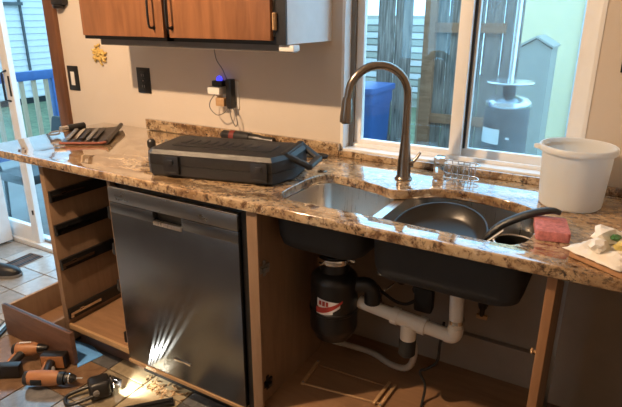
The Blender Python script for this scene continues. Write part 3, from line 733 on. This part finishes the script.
# ================================================================== UPPER CABINET
t = thing('upper_cabinet', 'wall cabinet with two orange wooden doors in a black frame', 'cabinet', (.09, .49, 1.35))
UY = .335
bm = BM(); box(bm, -.414, .585, UY+.02, .6495, 1.362, 2.13)
obj('carcass', bm, 'white', t, world=True)
obj('end_panel', box(BM(), .5855, .592, UY+.006, .6495, 1.352, 2.13, .001), 'white', t, world=True)
bm = BM(); y0, y1 = UY, UY+.0195
box(bm, -.418, -.398, y0, y1, 1.350, 2.13); box(bm, .052, .088, y0, y1, 1.350, 2.13); box(bm, .548, .590, y0, y1, 1.350, 2.13)
box(bm, -.398, .548, y0, y1, 1.350, 1.376); box(bm, -.398, .548, y0, y1, 2.10, 2.13)
obj('face_frame', bm, 'black', t, world=True)
for x0, x1, hx in ((-.405, .056, .008), (.084, .540, .100)):
    bm = BM(); box(bm, x0, x1, UY-.0195, UY-.0005, 1.364, 2.115, .003)
    dd = obj('door', bm, 'door_wood', t, world=True)
    bm = BM(); yh = UY-.02
    tube(bm, smooth_pts([(hx, yh, 1.398), (hx, yh-.022, 1.402), (hx, yh-.026, 1.43), (hx, yh-.026, 1.475), (hx, yh-.022, 1.502), (hx, yh, 1.506)], 5), .0045, 10)
    hh = obj('pull', bm, 'black', dd, 60, world=True)
    for z in (1.398, 1.506):
        obj('pull_foot', lathe(BM(), [(.008, 0), (.008, .002), (.005, .004)], seg=12, capt=True, mx=Matrix.Translation((hx, yh+.0005, z)) @ Matrix.Rotation(PI/2, 4, 'X')), 'black', hh, world=True)
for z in (1.425, 1.98):
    bm = BM(); box(bm, .5425, .555, UY-.012, UY-.0005, z-.028, z+.028, .002); tube(bm, [(.5485, UY-.013, z-.026), (.5485, UY-.013, z+.026)], .004, 8)
    obj('hinge', bm, 'lip', t, world=True)
obj('light_rail', box(BM(), -.36, .555, UY+.03, UY+.048, 1.325, 1.3495), plain('rail_paint', (.17, .155, .14), .6), t, world=True)
bm = BM(); box(bm, .553, .612, .345, .385, 1.329, 1.3495, .003)
lb = thing('under_cabinet_light', 'small white light bar under the right end of the wall cabinet', 'light', (.58, .365, 1.33))
obj('housing', bm, 'white_plastic', lb, world=True); obj('lens', box(BM(), .560, .605, .350, .380, 1.3255, 1.3288), 'grey_plastic', lb, world=True)

# ================================================================== UNDER THE SINK
t = thing('garbage_disposal', 'black garbage disposal with red and silver label under the small bowl', 'disposal', (.825, .26, .355))
cx, cy = .825, .26
obj('motor_body', lathe(BM(), [(0, 0), (.055, 0), (.066, .006), (.076, .03), (.083, .04), (.085, .055), (.083, .110), (.087, .114), (.087, .122), (.083, .126), (.083, .228), (.080, .240), (.064, .256), (.052, .262), (.048, .320)], (0, 0, 0), 40, capt=True), 'black', t, 35)
obj('mount_ring', lathe(BM(), [(.052, .296), (.060, .298), (.062, .306), (.060, .316), (.052, .318)], seg=36, capt=True), 'chrome', t, 35)
for a in range(3):
    an = a*2*PI/3-1.9; obj('mount_ear', box(BM(), .052, .074, -.010, .010, .300, .308, .002, Matrix.Rotation(an, 4, 'Z')), 'chrome', t)
obj('discharge_elbow', tube(BM(), smooth_pts([(.075, .02, .21), (.11, .03, .215), (.128, .034, .195), (.130, .035, .15)], 4), .028, 14), 'blackplastic', t, 60)
th = math.atan2(-1.49, .78)
def curved_label(a0, a1, z0f, z1f, rad, n=14):
    bm = BM(); lo = []; hi = []
    for k in range(n+1):
        s = k/n; a = th + a0 + (a1-a0)*s
        lo.append(bm.verts.new((rad*math.cos(a), rad*math.sin(a), z0f(s)))); hi.append(bm.verts.new((rad*math.cos(a), rad*math.sin(a), z1f(s))))
    for k in range(n): bm.faces.new((lo[k], lo[k+1], hi[k+1], hi[k]))
    return bm
lb = obj('silver_label', curved_label(-.75, .25, lambda s: .155-.02*math.sin(PI*s), lambda s: .185-.012*s, .0840), 'label_silver', t)
obj('red_swoosh', curved_label(-.80, .35, lambda s: .128+.045*s*s, lambda s: .150+.032*s*s, .0846), 'label_red', lb)
obj('silver_swoosh', curved_label(-.80, -.05, lambda s: .118+.012*s, lambda s: .128+.02*s, .0843), 'label_silver', lb)
for a0, a1, z0, z1 in ((-.66, -.54, .160, .176), (-.50, -.38, .158, .176), (-.34, -.24, .158, .175)):
    obj('label_mark', curved_label(a0, a1, lambda s, z0=z0: z0, lambda s, z1=z1: z1, .0843, 3), 'label_red', lb)
# drain pipes
t = thing('drain_pipe', 'white plastic drain pipe with tee and elbow under the sink', 'pipe', (1.08, .3, .3))
obj('horizontal_pipe', tube(BM(), [(.905, .30, .492), (1.075, .30, .473), (1.228, .30, .461)], .0225, 18), 'pvc', t, 60, world=True)
for x in (1.03, 1.125): obj('slip_nut', tube(BM(), [(x, .30, .476-(x-1.05)*.085), (x+.024, .30, .474-(x-1.05)*.085)], .030, 12), 'pvc', t, world=True)
obj('tee', tube(BM(), [(1.042, .30, .4765), (1.138, .30, .4690)], .0265, 18), 'pvc', t, world=True)
obj('tee_branch', tube(BM(), [(1.09, .30, .462), (1.09, .30, .395)], [.0265, .0275], 18), 'pvc', t, world=True)
obj('rubber_coupling', tube(BM(), [(1.09, .30, .405), (1.09, .30, .40), (1.09, .30, .345), (1.09, .30, .335)], [.027, .029, .029, .02], 18), 'rubber', t, world=True)
obj('elbow', tube(BM(), smooth_pts([(1.217, .30, .462), (1.237, .30, .463), (1.246, .30, .475), (1.247, .30, .50)], 4)  , .0250, 18), 'pvc', t, 60, world=True)
obj('tailpiece', tube(BM(), [(1.247, .30, .49), (1.243, .295, .60), (1.240, .285, .715)], .0225, 18), 'pvc', t, 60, world=True)
obj('clamp', tube(BM(), [(1.2465, .30, .515), (1.246, .30, .528)], .0260, 18), 'chrome', t, world=True)
# dishwasher drain hose
hs = smooth_pts([(.70, .50, .145), (.78, .50, .150), (.88, .50, .150), (.98, .46, .155), (1.06, .42, .20), (1.085, .40, .30), (1.06, .36, .43)], 10)
solo('drain_hose', tube(BM(), hs, [.0115 + .0012*(i % 2) for i in range(len(hs))], 10), 'hose', 'pale flexible drain hose curving across the cabinet floor', 'hose', (.9, .48, .138), 60)
t = thing('supply_valve', 'dark shutoff valves with supply tubes behind the drain pipe', 'valve', (1.09, .58, .50))
for x, z in ((.965, .48), (1.030, .455)):
    b = obj('valve_body', tube(BM(), [(x, .631, z), (x, .56, z)], .016, 12), 'blackplastic', t, world=True)
    obj('valve_handle', lathe(BM(), [(.020, 0), (.022, .006), (.020, .014), (0, .016)], seg=10, mx=Matrix.Translation((x, .562, z)) @ Matrix.Rotation(PI/2, 4, 'X')), 'black', b, world=True)
obj('supply_tube', tube(BM(), smooth_pts([(.958, .575, .485), (.962, .56, .60), (.975, .52, .76), (.985, .48, .87)], 6), .006, 8), 'chrome', t, world=True)
obj('supply_tube', tube(BM(), smooth_pts([(1.03, .575, .46), (1.03, .56, .60), (1.00, .53, .76), (.975, .50, .87)], 6), .006, 8), 'rubber', t, world=True)
obj('supply_tube', tube(BM(), smooth_pts([(.95, .57, .47), (.90, .52, .42), (.92, .48, .40), (.98, .47, .385), (1.03, .48, .375)], 6), .005, 8), 'chrome', t, world=True)
t = thing('air_gap_valve', 'small dark stop valve with a pale handle on the cabinet back wall', 'valve', (1.27, .62, .44))
obj('valve_body', tube(BM(), [(1.27, .631, .44), (1.27, .585, .44), (1.27, .575, .47)], .017, 12), 'blackplastic', t, world=True)
obj('handle', box(BM(), 1.252, 1.292, .575, .588, .388, .405, .004), 'lip', t, world=True)
obj('stem', tube(BM(), [(1.271, .582, .44), (1.271, .582, .40)], .009, 10), 'black', t, world=True)
cd = smooth_pts([(.905, .34, .53), (.93, .37, .535), (.96, .37, .515), (1.01, .37, .49), (1.05, .38, .485), (1.075, .39, .50)], 6)
solo('disposal_cord', tube(BM(), cd, .006, 8), 'rubber', 'black cord looping from the disposal past the pipe tee', 'cord', (1.0, .36, .48), 60)
cd = smooth_pts([(1.19, .37, .46), (1.186, .36, .375), (1.181, .36, .304), (1.150, .36, .265), (1.124, .36, .24), (1.146, .36, .193), (1.150, .33, .1425), (1.165, .24, .1405), (1.155, .16, .1405), (1.145, .08, .1405)], 6)
solo('loose_cable', tube(BM(), cd, .005, 8), 'rubber', 'thin black cable dangling from the pipe to the cabinet floor', 'cable', (1.19, .3, .138), 60)
bm = BM(); prism(bm, [(1.065, .40), (1.135, .40), (1.130, .45), (1.075, .45)], .452, .548, None, .014); solo('pipe_insulation', bm, 'rubber', 'dark lump of foam insulation behind the pipe tee', 'insulation', (1.10, .425, .452))
# rack frame on the cabinet floor
t = thing('rack_frame', 'pale metal pull-out rack frame lying on the cabinet floor', 'rack', (.86, .28, .135))
zf = .1355
def bar(x0, y0, x1, y1, wd, ht, mt, nm):
    v = Vector((x1-x0, y1-y0, 0)); mx = Matrix.Translation((x0, y0, zf)) @ Matrix.Rotation(math.atan2(v.y, v.x), 4, 'Z')
    return obj(nm, box(BM(), 0, v.length, -wd/2, wd/2, 0, ht, .002, mx), mt, t, world=True)
bar(.727, .200, .712, .352, .014, .010, 'lip', 'end_bar'); bar(1.003, .235, 1.008, .375, .012, .010, 'lip', 'end_bar'); bar(1.028, .225, 1.032, .37, .012, .010, 'lip', 'end_bar')
bar(.722, .206, 1.03, .250, .007, .007, 'lip', 'cross_rod'); bar(.716, .334, 1.03, .352, .006, .006, 'ply', 'cross_rod')
for x, y in ((.728, .206), (.713, .345), (1.028, .235)):
    obj('screw', lathe(BM(), [(.0045, 0), (.0045, .002), (0, .003)], (x, y, zf+.0102), 10), 'grey_plastic', t, world=True)

# ================================================================== FLOOR ITEMS
t = thing('drawer', 'removed wooden drawer with dark front standing on the floor', 'drawer', (-.6, .1, 0))
obj('front', box(BM(), -.778, -.283, -.045, -.024, .0, .162, .003), 'dark_wood', t, world=True)
obj('front_groove', box(BM(), -.772, -.290, -.0375, -.0325, .1625, .1632), 'black', t, world=True)
obj('side_panel', box(BM(), -.772, -.758, -.0238, .44, .012, .146, .001), 'ply_side', t, world=True)
obj('top_edge', box(BM(), -.7725, -.7575, -.0238, .44, .1462, .150), 'lip', t, world=True)
obj('side_panel', box(BM(), -.455, -.441, -.0238, .44, .012, .146, .001), 'ply_side', t, world=True)
obj('back_board', box(BM(), -.758, -.455, .426, .44, .012, .14, .001), 'ply', t, world=True)
obj('bottom_board', box(BM(), -.758, -.455, -.0238, .426, .012, .02), 'ply', t, world=True)
obj('glide', box(BM(), -.772, -.747, .0, .42, 0, .0115), 'black', t, world=True)
obj('glide', box(BM(), -.466, -.441, .0, .42, 0, .0115), 'black', t, world=True)
t = thing('loose_drawer_slide', 'black metal drawer slide lying on the floor beside the drawer', 'drawer slide', (-.86, 0, 0))
mx = Matrix.Translation((-.80, -.085, 0)) @ Matrix.Rotation(math.radians(122), 4, 'Z')
obj('outer_rail', box(BM(), -.05, .22, -.024, .024, .001, .013, .002, mx), 'black', t, world=True)
obj('inner_rail', box(BM(), -.04, .20, -.008, .008, .0132, .018, .001, mx), 'steel', t, world=True)
# floor vent
t = thing('floor_vent', 'brown slatted floor register near the sliding door', 'vent', (-1.46, .43, 0))
mx = Matrix.Translation((-1.465, .432, 0)) @ Matrix.Rotation(math.radians(4), 4, 'Z')
bm = BM()
for a in ((-.058, -.048), (.048, .058)): box(bm, a[0], a[1], -.15, .15, .0005, .006, .001, mx)
for a in ((-.15, -.14), (.14, .15)): box(bm, -.048, .048, a[0], a[1], .0005, .006, .001, mx)
obj('frame', bm, 'dark_wood', t, world=True)
for x in (-.032, -.011, .011, .032): obj('slat', box(BM(), x-.006, x+.006, -.14, .14, .0005, .0055, .001, mx), 'dark_wood' if x in (-.011, .011) else 'black', t, world=True)
obj('backing', box(BM(), -.048, .048, -.14, .14, .0002, .0012, 0, mx), 'black', t, world=True)
# shoe
t = thing('shoe', 'black shoe toe on the floor at the left edge', 'shoe', (-1.37, .24, 0))
def shoe_ring(s, hgt, wd, z0, n=14): return [(wd*math.cos(2*PI*k/n), s, z0 + hgt*max(0, math.sin(2*PI*k/n)) - .0*0) for k in range(n)]
mxs = Matrix.Translation((-1.415, .285, 0)) @ Matrix.Rotation(math.radians(-60), 4, 'Z')
bm = BM(); loops(bm, [shoe_ring(-.12, .055, .030, .018), shoe_ring(-.08, .075, .036, .018), shoe_ring(-.02, .075, .038, .018), shoe_ring(.05, .06, .044, .018), shoe_ring(.10, .048, .042, .018), shoe_ring(.13, .03, .028, .018), shoe_ring(.142, .012, .012, .018)])
bmesh.ops.transform(bm, matrix=mxs, verts=bm.verts); obj('upper', bm, 'blackplastic', t, 60, world=True)
bm = BM(); prism(bm, [(-.03, -.125), (.03, -.125), (.040, -.03), (.047, .05), (.044, .105), (.028, .138), (0, .150), (-.028, .138), (-.044, .105), (-.047, .05), (-.040, -.03)], .001, .0175, mxs, .003); obj('sole', bm, 'grey_plastic', t, world=True)
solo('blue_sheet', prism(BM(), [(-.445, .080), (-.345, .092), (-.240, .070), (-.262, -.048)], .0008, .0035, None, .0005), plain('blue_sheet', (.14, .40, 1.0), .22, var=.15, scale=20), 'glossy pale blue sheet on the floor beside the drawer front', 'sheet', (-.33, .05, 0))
# drills
def drill(name, loc, rot, label, tilt):
    t = thing(name, label, 'drill', (loc[0], loc[1], 0), rot)
    T = Matrix.Translation((0, 0, .040)) @ Matrix.Rotation(tilt, 4, 'X')
    def o(nm, bm, mt, par=t, sm=40):
        bmesh.ops.transform(bm, matrix=T, verts=bm.verts); return obj(nm, bm, mt, par, sm)
    hb = o('housing', tube(BM(), [(-.085, 0, 0), (-.08, 0, 0), (-.03, 0, 0), (.02, 0, 0), (.045, 0, 0)], [.022, .028, .031, .030, .026], 16, flat=(1, 1.1)), 'orange')
    o('motor_cap', tube(BM(), [(-.100, 0, 0), (-.095, 0, 0), (-.078, 0, 0)], [.020, .028, .029], 16), 'blackplastic')
    o('side_grille', box(BM(), -.060, -.015, -.0345, -.025, -.012, .012, .003), 'black', hb)
    o('torque_collar', tube(BM(), [(.045, 0, 0), (.068, 0, 0)], .027, 20), 'black')
    ch = o('chuck', tube(BM(), [(.068, 0, 0), (.072, 0, 0), (.088, 0, 0), (.094, 0, 0), (.112, 0, 0)], [.019, .023, .023, .019, .011], 18), 'blackplastic')
    o('chuck_ring', tube(BM(), [(.088, 0, 0), (.093, 0, 0)], .0236, 18), 'chrome', ch)
    o('bit', tube(BM(), [(.112, 0, 0), (.140, 0, 0)], .0038, 8), 'chrome')
    g = o('grip', tube(BM(), smooth_pts([(-.02, .012, 0), (-.03, .06, 0), (-.04, .105, 0)], 4), [.019]*9, 14, flat=(1, .85)), 'blackplastic')
    o('grip_panel', tube(BM(), smooth_pts([(-.044, .035, .0), (-.050, .07, 0), (-.055, .10, 0)], 3), .010, 10), 'orange', g)
    o('trigger', tube(BM(), smooth_pts([(.002, .035, 0), (-.004, .05, 0), (-.012, .065, 0)], 3), .009, 10), 'grey_plastic', g)
    o('battery', box(BM(), -.085, .020, .105, .150, -.030, .030, .006), 'black')
    o('battery_band', box(BM(), -.080, .015, .1035, .1075, -.028, .028, .0), 'orange')
    return t
drill('cordless_drill', (-.255, -.185), math.radians(30), 'orange and black cordless drill lying in front, chuck towards the dishwasher', 0)
# impact driver standing behind
t = thing('impact_driver', 'orange and black impact driver lying behind the drill', 'impact driver', (-.46, -.165, 0), math.radians(35))
T = Matrix.Translation((0, 0, .036))
def od(nm, bm, mt, par=None, sm=40):
    bmesh.ops.transform(bm, matrix=T, verts=bm.verts); return obj(nm, bm, mt, par or t, sm)
od('housing', tube(BM(), [(-.05, .06, .02), (-.045, .06, .02), (.02, .06, .02), (.045, .06, .02)], [.02, .030, .030, .022], 16), 'orange')
od('nose', tube(BM(), [(.045, .06, .02), (.065, .06, .02), (.085, .06, .02)], [.022, .018, .010], 14), 'black')
od('motor_cap', tube(BM(), [(-.062, .06, .02), (-.046, .06, .02)], [.022, .0305], 16), 'blackplastic')
od('grip', tube(BM(), smooth_pts([(-.015, .05, .015), (-.035, .0, .0), (-.045, -.045, -.008)], 4), .0185, 14), 'blackplastic')
od('grip_panel', tube(BM(), smooth_pts([(-.038, .03, .016), (-.054, -.005, .004), (-.062, -.035, -.002)], 3), .010, 10), 'orange')
od('battery', box(BM(), -.095, .015, -.075, -.035, -.032, .026, .006), 'black')
od('white_clip', box(BM(), -.03, .02, .055, .062, .052, .056, .001), 'white_plastic')
# work light
WL = Vector((-.030, -.118, 0)); WR = math.radians(58)
t = thing('work_light', 'black LED work light on the floor shining at the dishwasher', 'work light', WL, WR)
obj('lamp_body', box(BM(), -.040, .044, -.040, .040, .004, .078, .020, seg=3), 'blackplastic', t, 50)
obj('bezel', lathe(BM(), [(.030, 0), (.034, .004), (.034, .010), (.030, .012)], seg=24, capt=True, mx=Matrix.Translation((.040, 0, .041)) @ Matrix.Rotation(PI/2, 4, 'Y')), 'black', t)
lp = [(-.03, .036, .03), (-.10, .036, .022), (-.125, .02, .018), (-.125, -.02, .018), (-.10, -.036, .022), (-.03, -.036, .03)]
obj('stand_handle', tube(BM(), smooth_pts(lp, 5), .0075, 10), 'blackplastic', t, 60)
for y in (-.040, .040):
    obj('pivot_knob', lathe(BM(), [(.012, 0), (.012, .008), (.009, .010), (0, .010)], seg=14, mx=Matrix.Translation((-.015, y, .045)) @ Matrix.Rotation(-PI/2*(1 if y > 0 else -1), 4, 'X')), 'grey_plastic', t)
led = plain('work_led', (.9, .9, .8), .3, emit=((1, .95, .78), 12))
for k in range(3): obj('led', box(BM(), .0522, .0535, -.020+k*.014, -.012+k*.014, .030, .054), led, t)
# added gobo: slots in front of one LED, shaped to throw the bright stripes on the dishwasher door
WM = Matrix.Translation(WL) @ Matrix.Rotation(WR, 4, 'Z')
src = WM @ Vector((.062, 0, .041)); tgt = Vector((.185, .02, .215))
bd = (tgt-src).normalized(); st_ = Vector((.13, 0, .27)).normalized(); ad = (st_-bd*st_.dot(bd)).normalized(); cd_ = ad.cross(bd)
GM = Matrix((bd, cd_, ad)).transposed().to_4x4(); GM.translation = src
for sg in (-1, 1): obj('gobo_plate', box(BM(), .0100, .0108, min(sg*.0012, sg*.016), max(sg*.0012, sg*.016), -.020, .024, 0, GM), 'black', t, world=True)
for k in range(4): obj('gobo_bar', box(BM(), .0100, .0108, -.00088+k*.00048, -.00088+k*.00048+.00024, -.020, .024, 0, GM), 'black', t, world=True)
obj('gobo_foot', box(BM(), .0, .0108, -.016, .016, -.0215, -.0203, 0, GM), 'black', t, world=True)
def beam(nm, loc, to, power, size, soft):
    ld = bpy.data.lights.new(nm, 'SPOT'); ld.energy = power; ld.color = (1, .93, .76); ld.spot_size = math.radians(size); ld.spot_blend = .8; ld.shadow_soft_size = soft
    lo = bpy.data.objects.new(nm, ld); C.objects.link(lo); lo.parent = t; lo.location = WM.inverted() @ loc
    lo.rotation_mode = 'QUATERNION'; lo.rotation_quaternion = (WM.inverted().to_3x3() @ (to-loc)).to_track_quat('-Z', 'Y')
beam('work_light_beam', src, tgt, WORK_POWER*1.2, 120, .0001)
p2 = WM @ Vector((.066, -.026, .050)); beam('work_light_flood', p2, Vector((.055, .0, 0)), WORK_POWER*2.2, 110, .006)
# black bar near the camera and shavings
bm = BM(); box(bm, -.11, .11, -.020, .020, .001, .016, .003, Matrix.Translation((.185, -.085, 0)) @ Matrix.Rotation(math.radians(48), 4, 'Z')); box(bm, -.10, .10, -.006, .006, .016, .022, .002, Matrix.Translation((.185, -.085, 0)) @ Matrix.Rotation(math.radians(48), 4, 'Z'))
solo('steel_bar', bm, 'black', 'dark flat metal bar on the floor in front of the dishwasher', 'bar', (.185, -.085, 0))
bm = BM(); rd = random.Random(21)
for k in range(70):
    x = .16+rd.gauss(0, .055); y = min(.035+rd.gauss(0, .022), .07)
    box(bm, -rd.uniform(.003, .010), rd.uniform(.003, .010), -.002, .002, 0, rd.uniform(.0015, .004), 0, Matrix.Translation((x, y, .0005)) @ Matrix.Rotation(rd.uniform(0, 6), 4, 'Z') @ Matrix.Rotation(rd.uniform(-.3, .3), 4, 'Y'))
o = solo('wood_shavings', bm, 'lip', 'pale wood shavings scattered on the tiles below the dishwasher', 'shavings', (.16, .045, 0)); o['kind'] = 'stuff'

# ================================================================== LAMPS
t = thing('pendant_lamp', 'pendant lamp hanging from the ceiling in front of the counter', 'lamp', (LAMP_POS.x, LAMP_POS.y, LAMP_POS.z))
obj('canopy', lathe(BM(), [(.02, .229), (.05, .233), (.05, .2495)], seg=24, capt=True), 'white_plastic', t)
obj('cord', tube(BM(), [(0, 0, .12), (0, 0, .235)], .003, 8), 'black', t)
obj('shade', lathe(BM(), [(.15, .045), (.12, .085), (.05, .125), (.02, .135), (.02, .131), (.048, .121), (.118, .081), (.148, .042), (.15, .045)], seg=36, capb=False), 'white', t)
bulb = plain('bulb', (1, .9, .75), .3, emit=((1, .72, .42), 8))
obj('bulb', lathe(BM(), [(0, .030), (.018, .034), (.028, .05), (.026, .07), (.014, .095), (.013, .13)], seg=20), bulb, t)
pl = bpy.data.lights.new('pendant_bulb', 'POINT'); pl.energy = LAMP_POWER; pl.color = (1, .67, .40); pl.shadow_soft_size = .025
po = bpy.data.objects.new('pendant_bulb', pl); C.objects.link(po); po.location = LAMP_POS
t = thing('fill_light', 'round ceiling light added as fill, unseen behind the camera', 'lamp', (1.0, -2.2, 2.40))  # unseen lamp added for soft fill
obj('diffuser', lathe(BM(), [(0, 0), (.12, .006), (.17, .03), (.175, .0495)], seg=32, capt=True), plain('diffuser', (.9, .88, .82), .5, emit=((1, .9, .78), 2)), t)
al = bpy.data.lights.new('fill_glow', 'AREA'); al.shape = 'DISK'; al.size = .34; al.energy = FILL_POWER; al.color = (1, .86, .72)
ao = bpy.data.objects.new('fill_glow', al); C.objects.link(ao); ao.location = (1.0, -2.2, 2.39)

# ================================================================== OUTSIDE
GZ = -.30
o = struct('ground', box(BM(), -16, 8, .79, 16, GZ-.2, GZ), 'lawn')
o = struct('patio', box(BM(), -5.2, 8, .79, 3.0, GZ, GZ+.02), 'concrete')
# fence, right section, and its weathered neighbour
FY = 3.3
t = thing('board_fence', 'weathered grey board fence with brown post and rails outside the window', 'fence', (1.5, FY, GZ))
bm = box(BM(), 0, .138, 0, .018, 0, 1.96, .003, seg=1)
fme = mesh('board', bm, 30); fme.materials.append(M['fence'])
x = .10
while x < .68:
    b = bpy.data.objects.new('board', fme); C.objects.link(b); b.parent = t; b.location = (x-1.5, random.uniform(0, .008), .02+random.uniform(0, .03)); x += .144
for z in (.607, 1.345): obj('rail', box(BM(), .10, .70, FY-.045, FY-.001, z-.038, z+.038, .003), 'rail', t, world=True)
obj('post', box(BM(), .055, .150, FY-.06, FY+.04, GZ, 1.72, .004), 'rail', t, world=True)
t = thing('tall_plank_fence', 'bleached grey tall plank fence behind the faucet', 'fence', (-.4, 2.95, GZ))
for k, x in enumerate((-.225, -.079)):
    b = bpy.data.objects.new('board', fme); C.objects.link(b); b.parent = t; b.location = (x+.4, random.uniform(0, .012), .02+random.uniform(0, .05))
obj('rail', box(BM(), -.22, .05, 2.985, 3.025, .4, .48, .003), 'rail', t, world=True)
solo('garden_post', box(BM(), .015, .055, 3.30, 3.34, GZ, .93, .003), 'balu', 'pale slim post in the fence gap', 'post', (.035, 3.32, GZ))
# patio heater
HX, HY = .885, 2.7
t = thing('patio_heater', 'steel patio heater with dark cylindrical base outside the right pane', 'heater', (HX, HY, GZ))
obj('pole', tube(BM(), [(0, 0, 1.2), (0, 0, 2.6)], .020, 16), 'silver', t)
obj('disc_table', lathe(BM(), [(.03, 1.300), (.155, 1.302), (.158, 1.308), (.155, 1.316), (.03, 1.322)], seg=40, capt=True), 'silver', t)
obj('neck', lathe(BM(), [(.045, 1.22), (.045, 1.30)], seg=20, capt=True), 'black', t)
obj('dome', lathe(BM(), [(.150, 1.145), (.155, 1.16), (.150, 1.185), (.125, 1.205), (.05, 1.225)], seg=40, capt=True), 'silver', t)
obj('tank_housing', lathe(BM(), [(.165, .03), (.160, .04), (.150, 1.10), (.147, 1.14), (.14, 1.15)], seg=40, capt=True), 'tank', t)
obj('foot_ring', lathe(BM(), [(.20, .02), (.20, .03), (.17, .045)], seg=40, capt=True), 'tank', t)
aH = math.atan2(-1.23-HY, 1.6-HX)
def hl(a0, a1, z0, z1, rad):
    bm = BM(); lo = []; hi = []
    for k in range(9):
        a = aH+a0+(a1-a0)*k/8; lo.append(bm.verts.new((rad*math.cos(a), rad*math.sin(a), z0))); hi.append(bm.verts.new((rad*math.cos(a), rad*math.sin(a), z1)))
    for k in range(8): bm.faces.new((lo[k], lo[k+1], hi[k+1], hi[k]))
    return bm
obj('white_label', hl(-1.25, -.22, .90, 1.005, .1555), 'white_plastic', t)
obj('vent_slot', hl(-1.15, -.65, 1.015, 1.04, .1555), 'black', t)
obj('door_latch', hl(.05, .22, .94, .955, .1555), 'silver', t)
# blue bin
t = thing('blue_bin', 'blue wheeled bin outside behind the faucet', 'bin', (-.185, 2.55, GZ))
obj('bin_body', loops(BM(), [[(x*s, y*s, z) for x, y in rrect(-.20, .20, -.2, .2, .03, seg=3)] for s, z in ((.78, .03), (.95, 1.10), (1.0, 1.12), (1.0, 1.20))]), 'bluepaint', t)
obj('lid', prism(BM(), rrect(-.215, .215, -.22, .22, .03, seg=3), 1.20, 1.245, None, .008), 'bluepaint', t)
obj('paper_reflection', box(BM(), -.11, .03, -.202, -.195, .70, 1.0), 'white_plastic', t)  # white patch standing for a pale paper reflection
# neighbour's house with siding seen through the fence gap
t = thing('neighbour_house', "pale sided house beyond the fence gap", 'house', (-2.0, 9, GZ))
obj('wall', box(BM(), -3.4, -1.0, 9.05, 9.3, GZ, 1.42), 'shed', t, world=True)
for k in range(12): obj('siding_board', box(BM(), -3.4, -1.0, 9.0, 9.05, -.12+k*.125, -.12+k*.125+.10, 0), 'siding' if k % 2 else 'shed', t, world=True)
# pale house and grey shed at the right
t = thing('stucco_house', 'pale yellow house wall outside the right window pane', 'house', (2.0, 7, GZ))
obj('wall', box(BM(), .20, 2.6, 6.6, 7.2, GZ, 2.7), 'stucco', t, world=True)
obj('corner_board', box(BM(), .95, 1.10, 6.55, 6.6, GZ, 2.7), 'siding', t, world=True)
t = thing('garden_shed', 'small grey gabled shed behind the patio heater pole', 'shed', (.66, 5.2, GZ))
obj('wall', prism(BM(), [(.40, GZ), (.82, GZ), (.82, 1.10), (.66, 1.20), (.40, 1.05)], 0, .5, Matrix.Translation((0, 5.6, 0)) @ Matrix.Rotation(PI/2, 4, 'X')), 'shed', t, world=True)
obj('roof', prism(BM(), [(.38, 1.05), (.66, 1.21), (.84, 1.11), (.84, 1.13), (.66, 1.235), (.38, 1.075)], 0, .56, Matrix.Translation((0, 5.63, 0)) @ Matrix.Rotation(PI/2, 4, 'X')), 'shed', t, world=True)
# left: deck railing and sided house
t = thing('deck_railing', 'blue deck railing with pale wooden balusters outside the sliding door', 'railing', (-4.1, 2.4, GZ))
obj('top_rail', box(BM(), -4.16, -4.08, 1.2, 2.85, .757, .855, .004), 'bluepaint', t, world=True)
bme = mesh('baluster', box(BM(), -.020, .020, -.020, .020, 0, .80, .003, seg=1), 30); bme.materials.append(M['balu'])
y = 1.28
while y < 2.66:
    b = bpy.data.objects.new('baluster', bme); C.objects.link(b); b.parent = t; b.location = (-.02, y-2.4, .26); y += .147
obj('post', box(BM(), -4.17, -4.07, 2.655, 2.76, GZ, .757, .004), 'bluepaint', t, world=True)
obj('bottom_rail', box(BM(), -4.15, -4.09, 1.2, 2.66, -.06, .0, .003), 'bluepaint', t, world=True)
t = thing('siding_house', 'white lap sided house beyond the deck railing', 'house', (-9.2, 5.5, GZ))
obj('wall', box(BM(), -9.3, -9.03, 2.5, 10.5, GZ+.12, 2.6), 'siding', t, world=True)
for k in range(16):
    z = -.16+k*.123
    mx = Matrix.Translation((-9.03, 0, z)) @ Matrix.Rotation(math.radians(-7), 4, 'Y')
    obj('siding_board', box(BM(), 0, .014, 2.5, 10.5, 0, .128, 0, mx), 'siding', t, world=True)
obj('downspout', box(BM(), -9.02, -8.985, 5.56, 5.60, -.1, 2.6), 'tank', t, world=True)
obj('foundation', box(BM(), -9.3, -9.04, 2.5, 10.5, GZ, GZ+.12), 'black', t, world=True)
obj('soffit_shadow', box(BM(), -9.02, -8.95, 4.6, 5.62, 1.60, 1.66), 'tank', t, world=True)  # dark strip standing for the shadow line at the soffit
# patio chair by the door
t = thing('patio_chair', 'black cushioned patio chair just outside the sliding door', 'chair', (-2.60, 1.40, GZ+.02))
obj('seat', box(BM(), -.21, .19, -.24, .24, .42, .50, .02), 'blackplastic', t)
mx = Matrix.Translation((0, .22, .48)) @ Matrix.Rotation(math.radians(-12), 4, 'X')
obj('backrest', box(BM(), -.19, .26, 0, .07, 0, .41, .03, mx), 'rubber', t)
for sx in (-.18, .16):
    for sy in (-.20, .20): obj('leg', tube(BM(), [(sx, sy, .43), (sx*1.1, sy*1.1, 0)], .014, 10), 'black', t)
    obj('armrest', tube(BM(), smooth_pts([(sx*1.12, -.2, .44), (sx*1.15, -.2, .66), (sx*1.15, .2, .68)], 4), .014, 10), 'black', t)
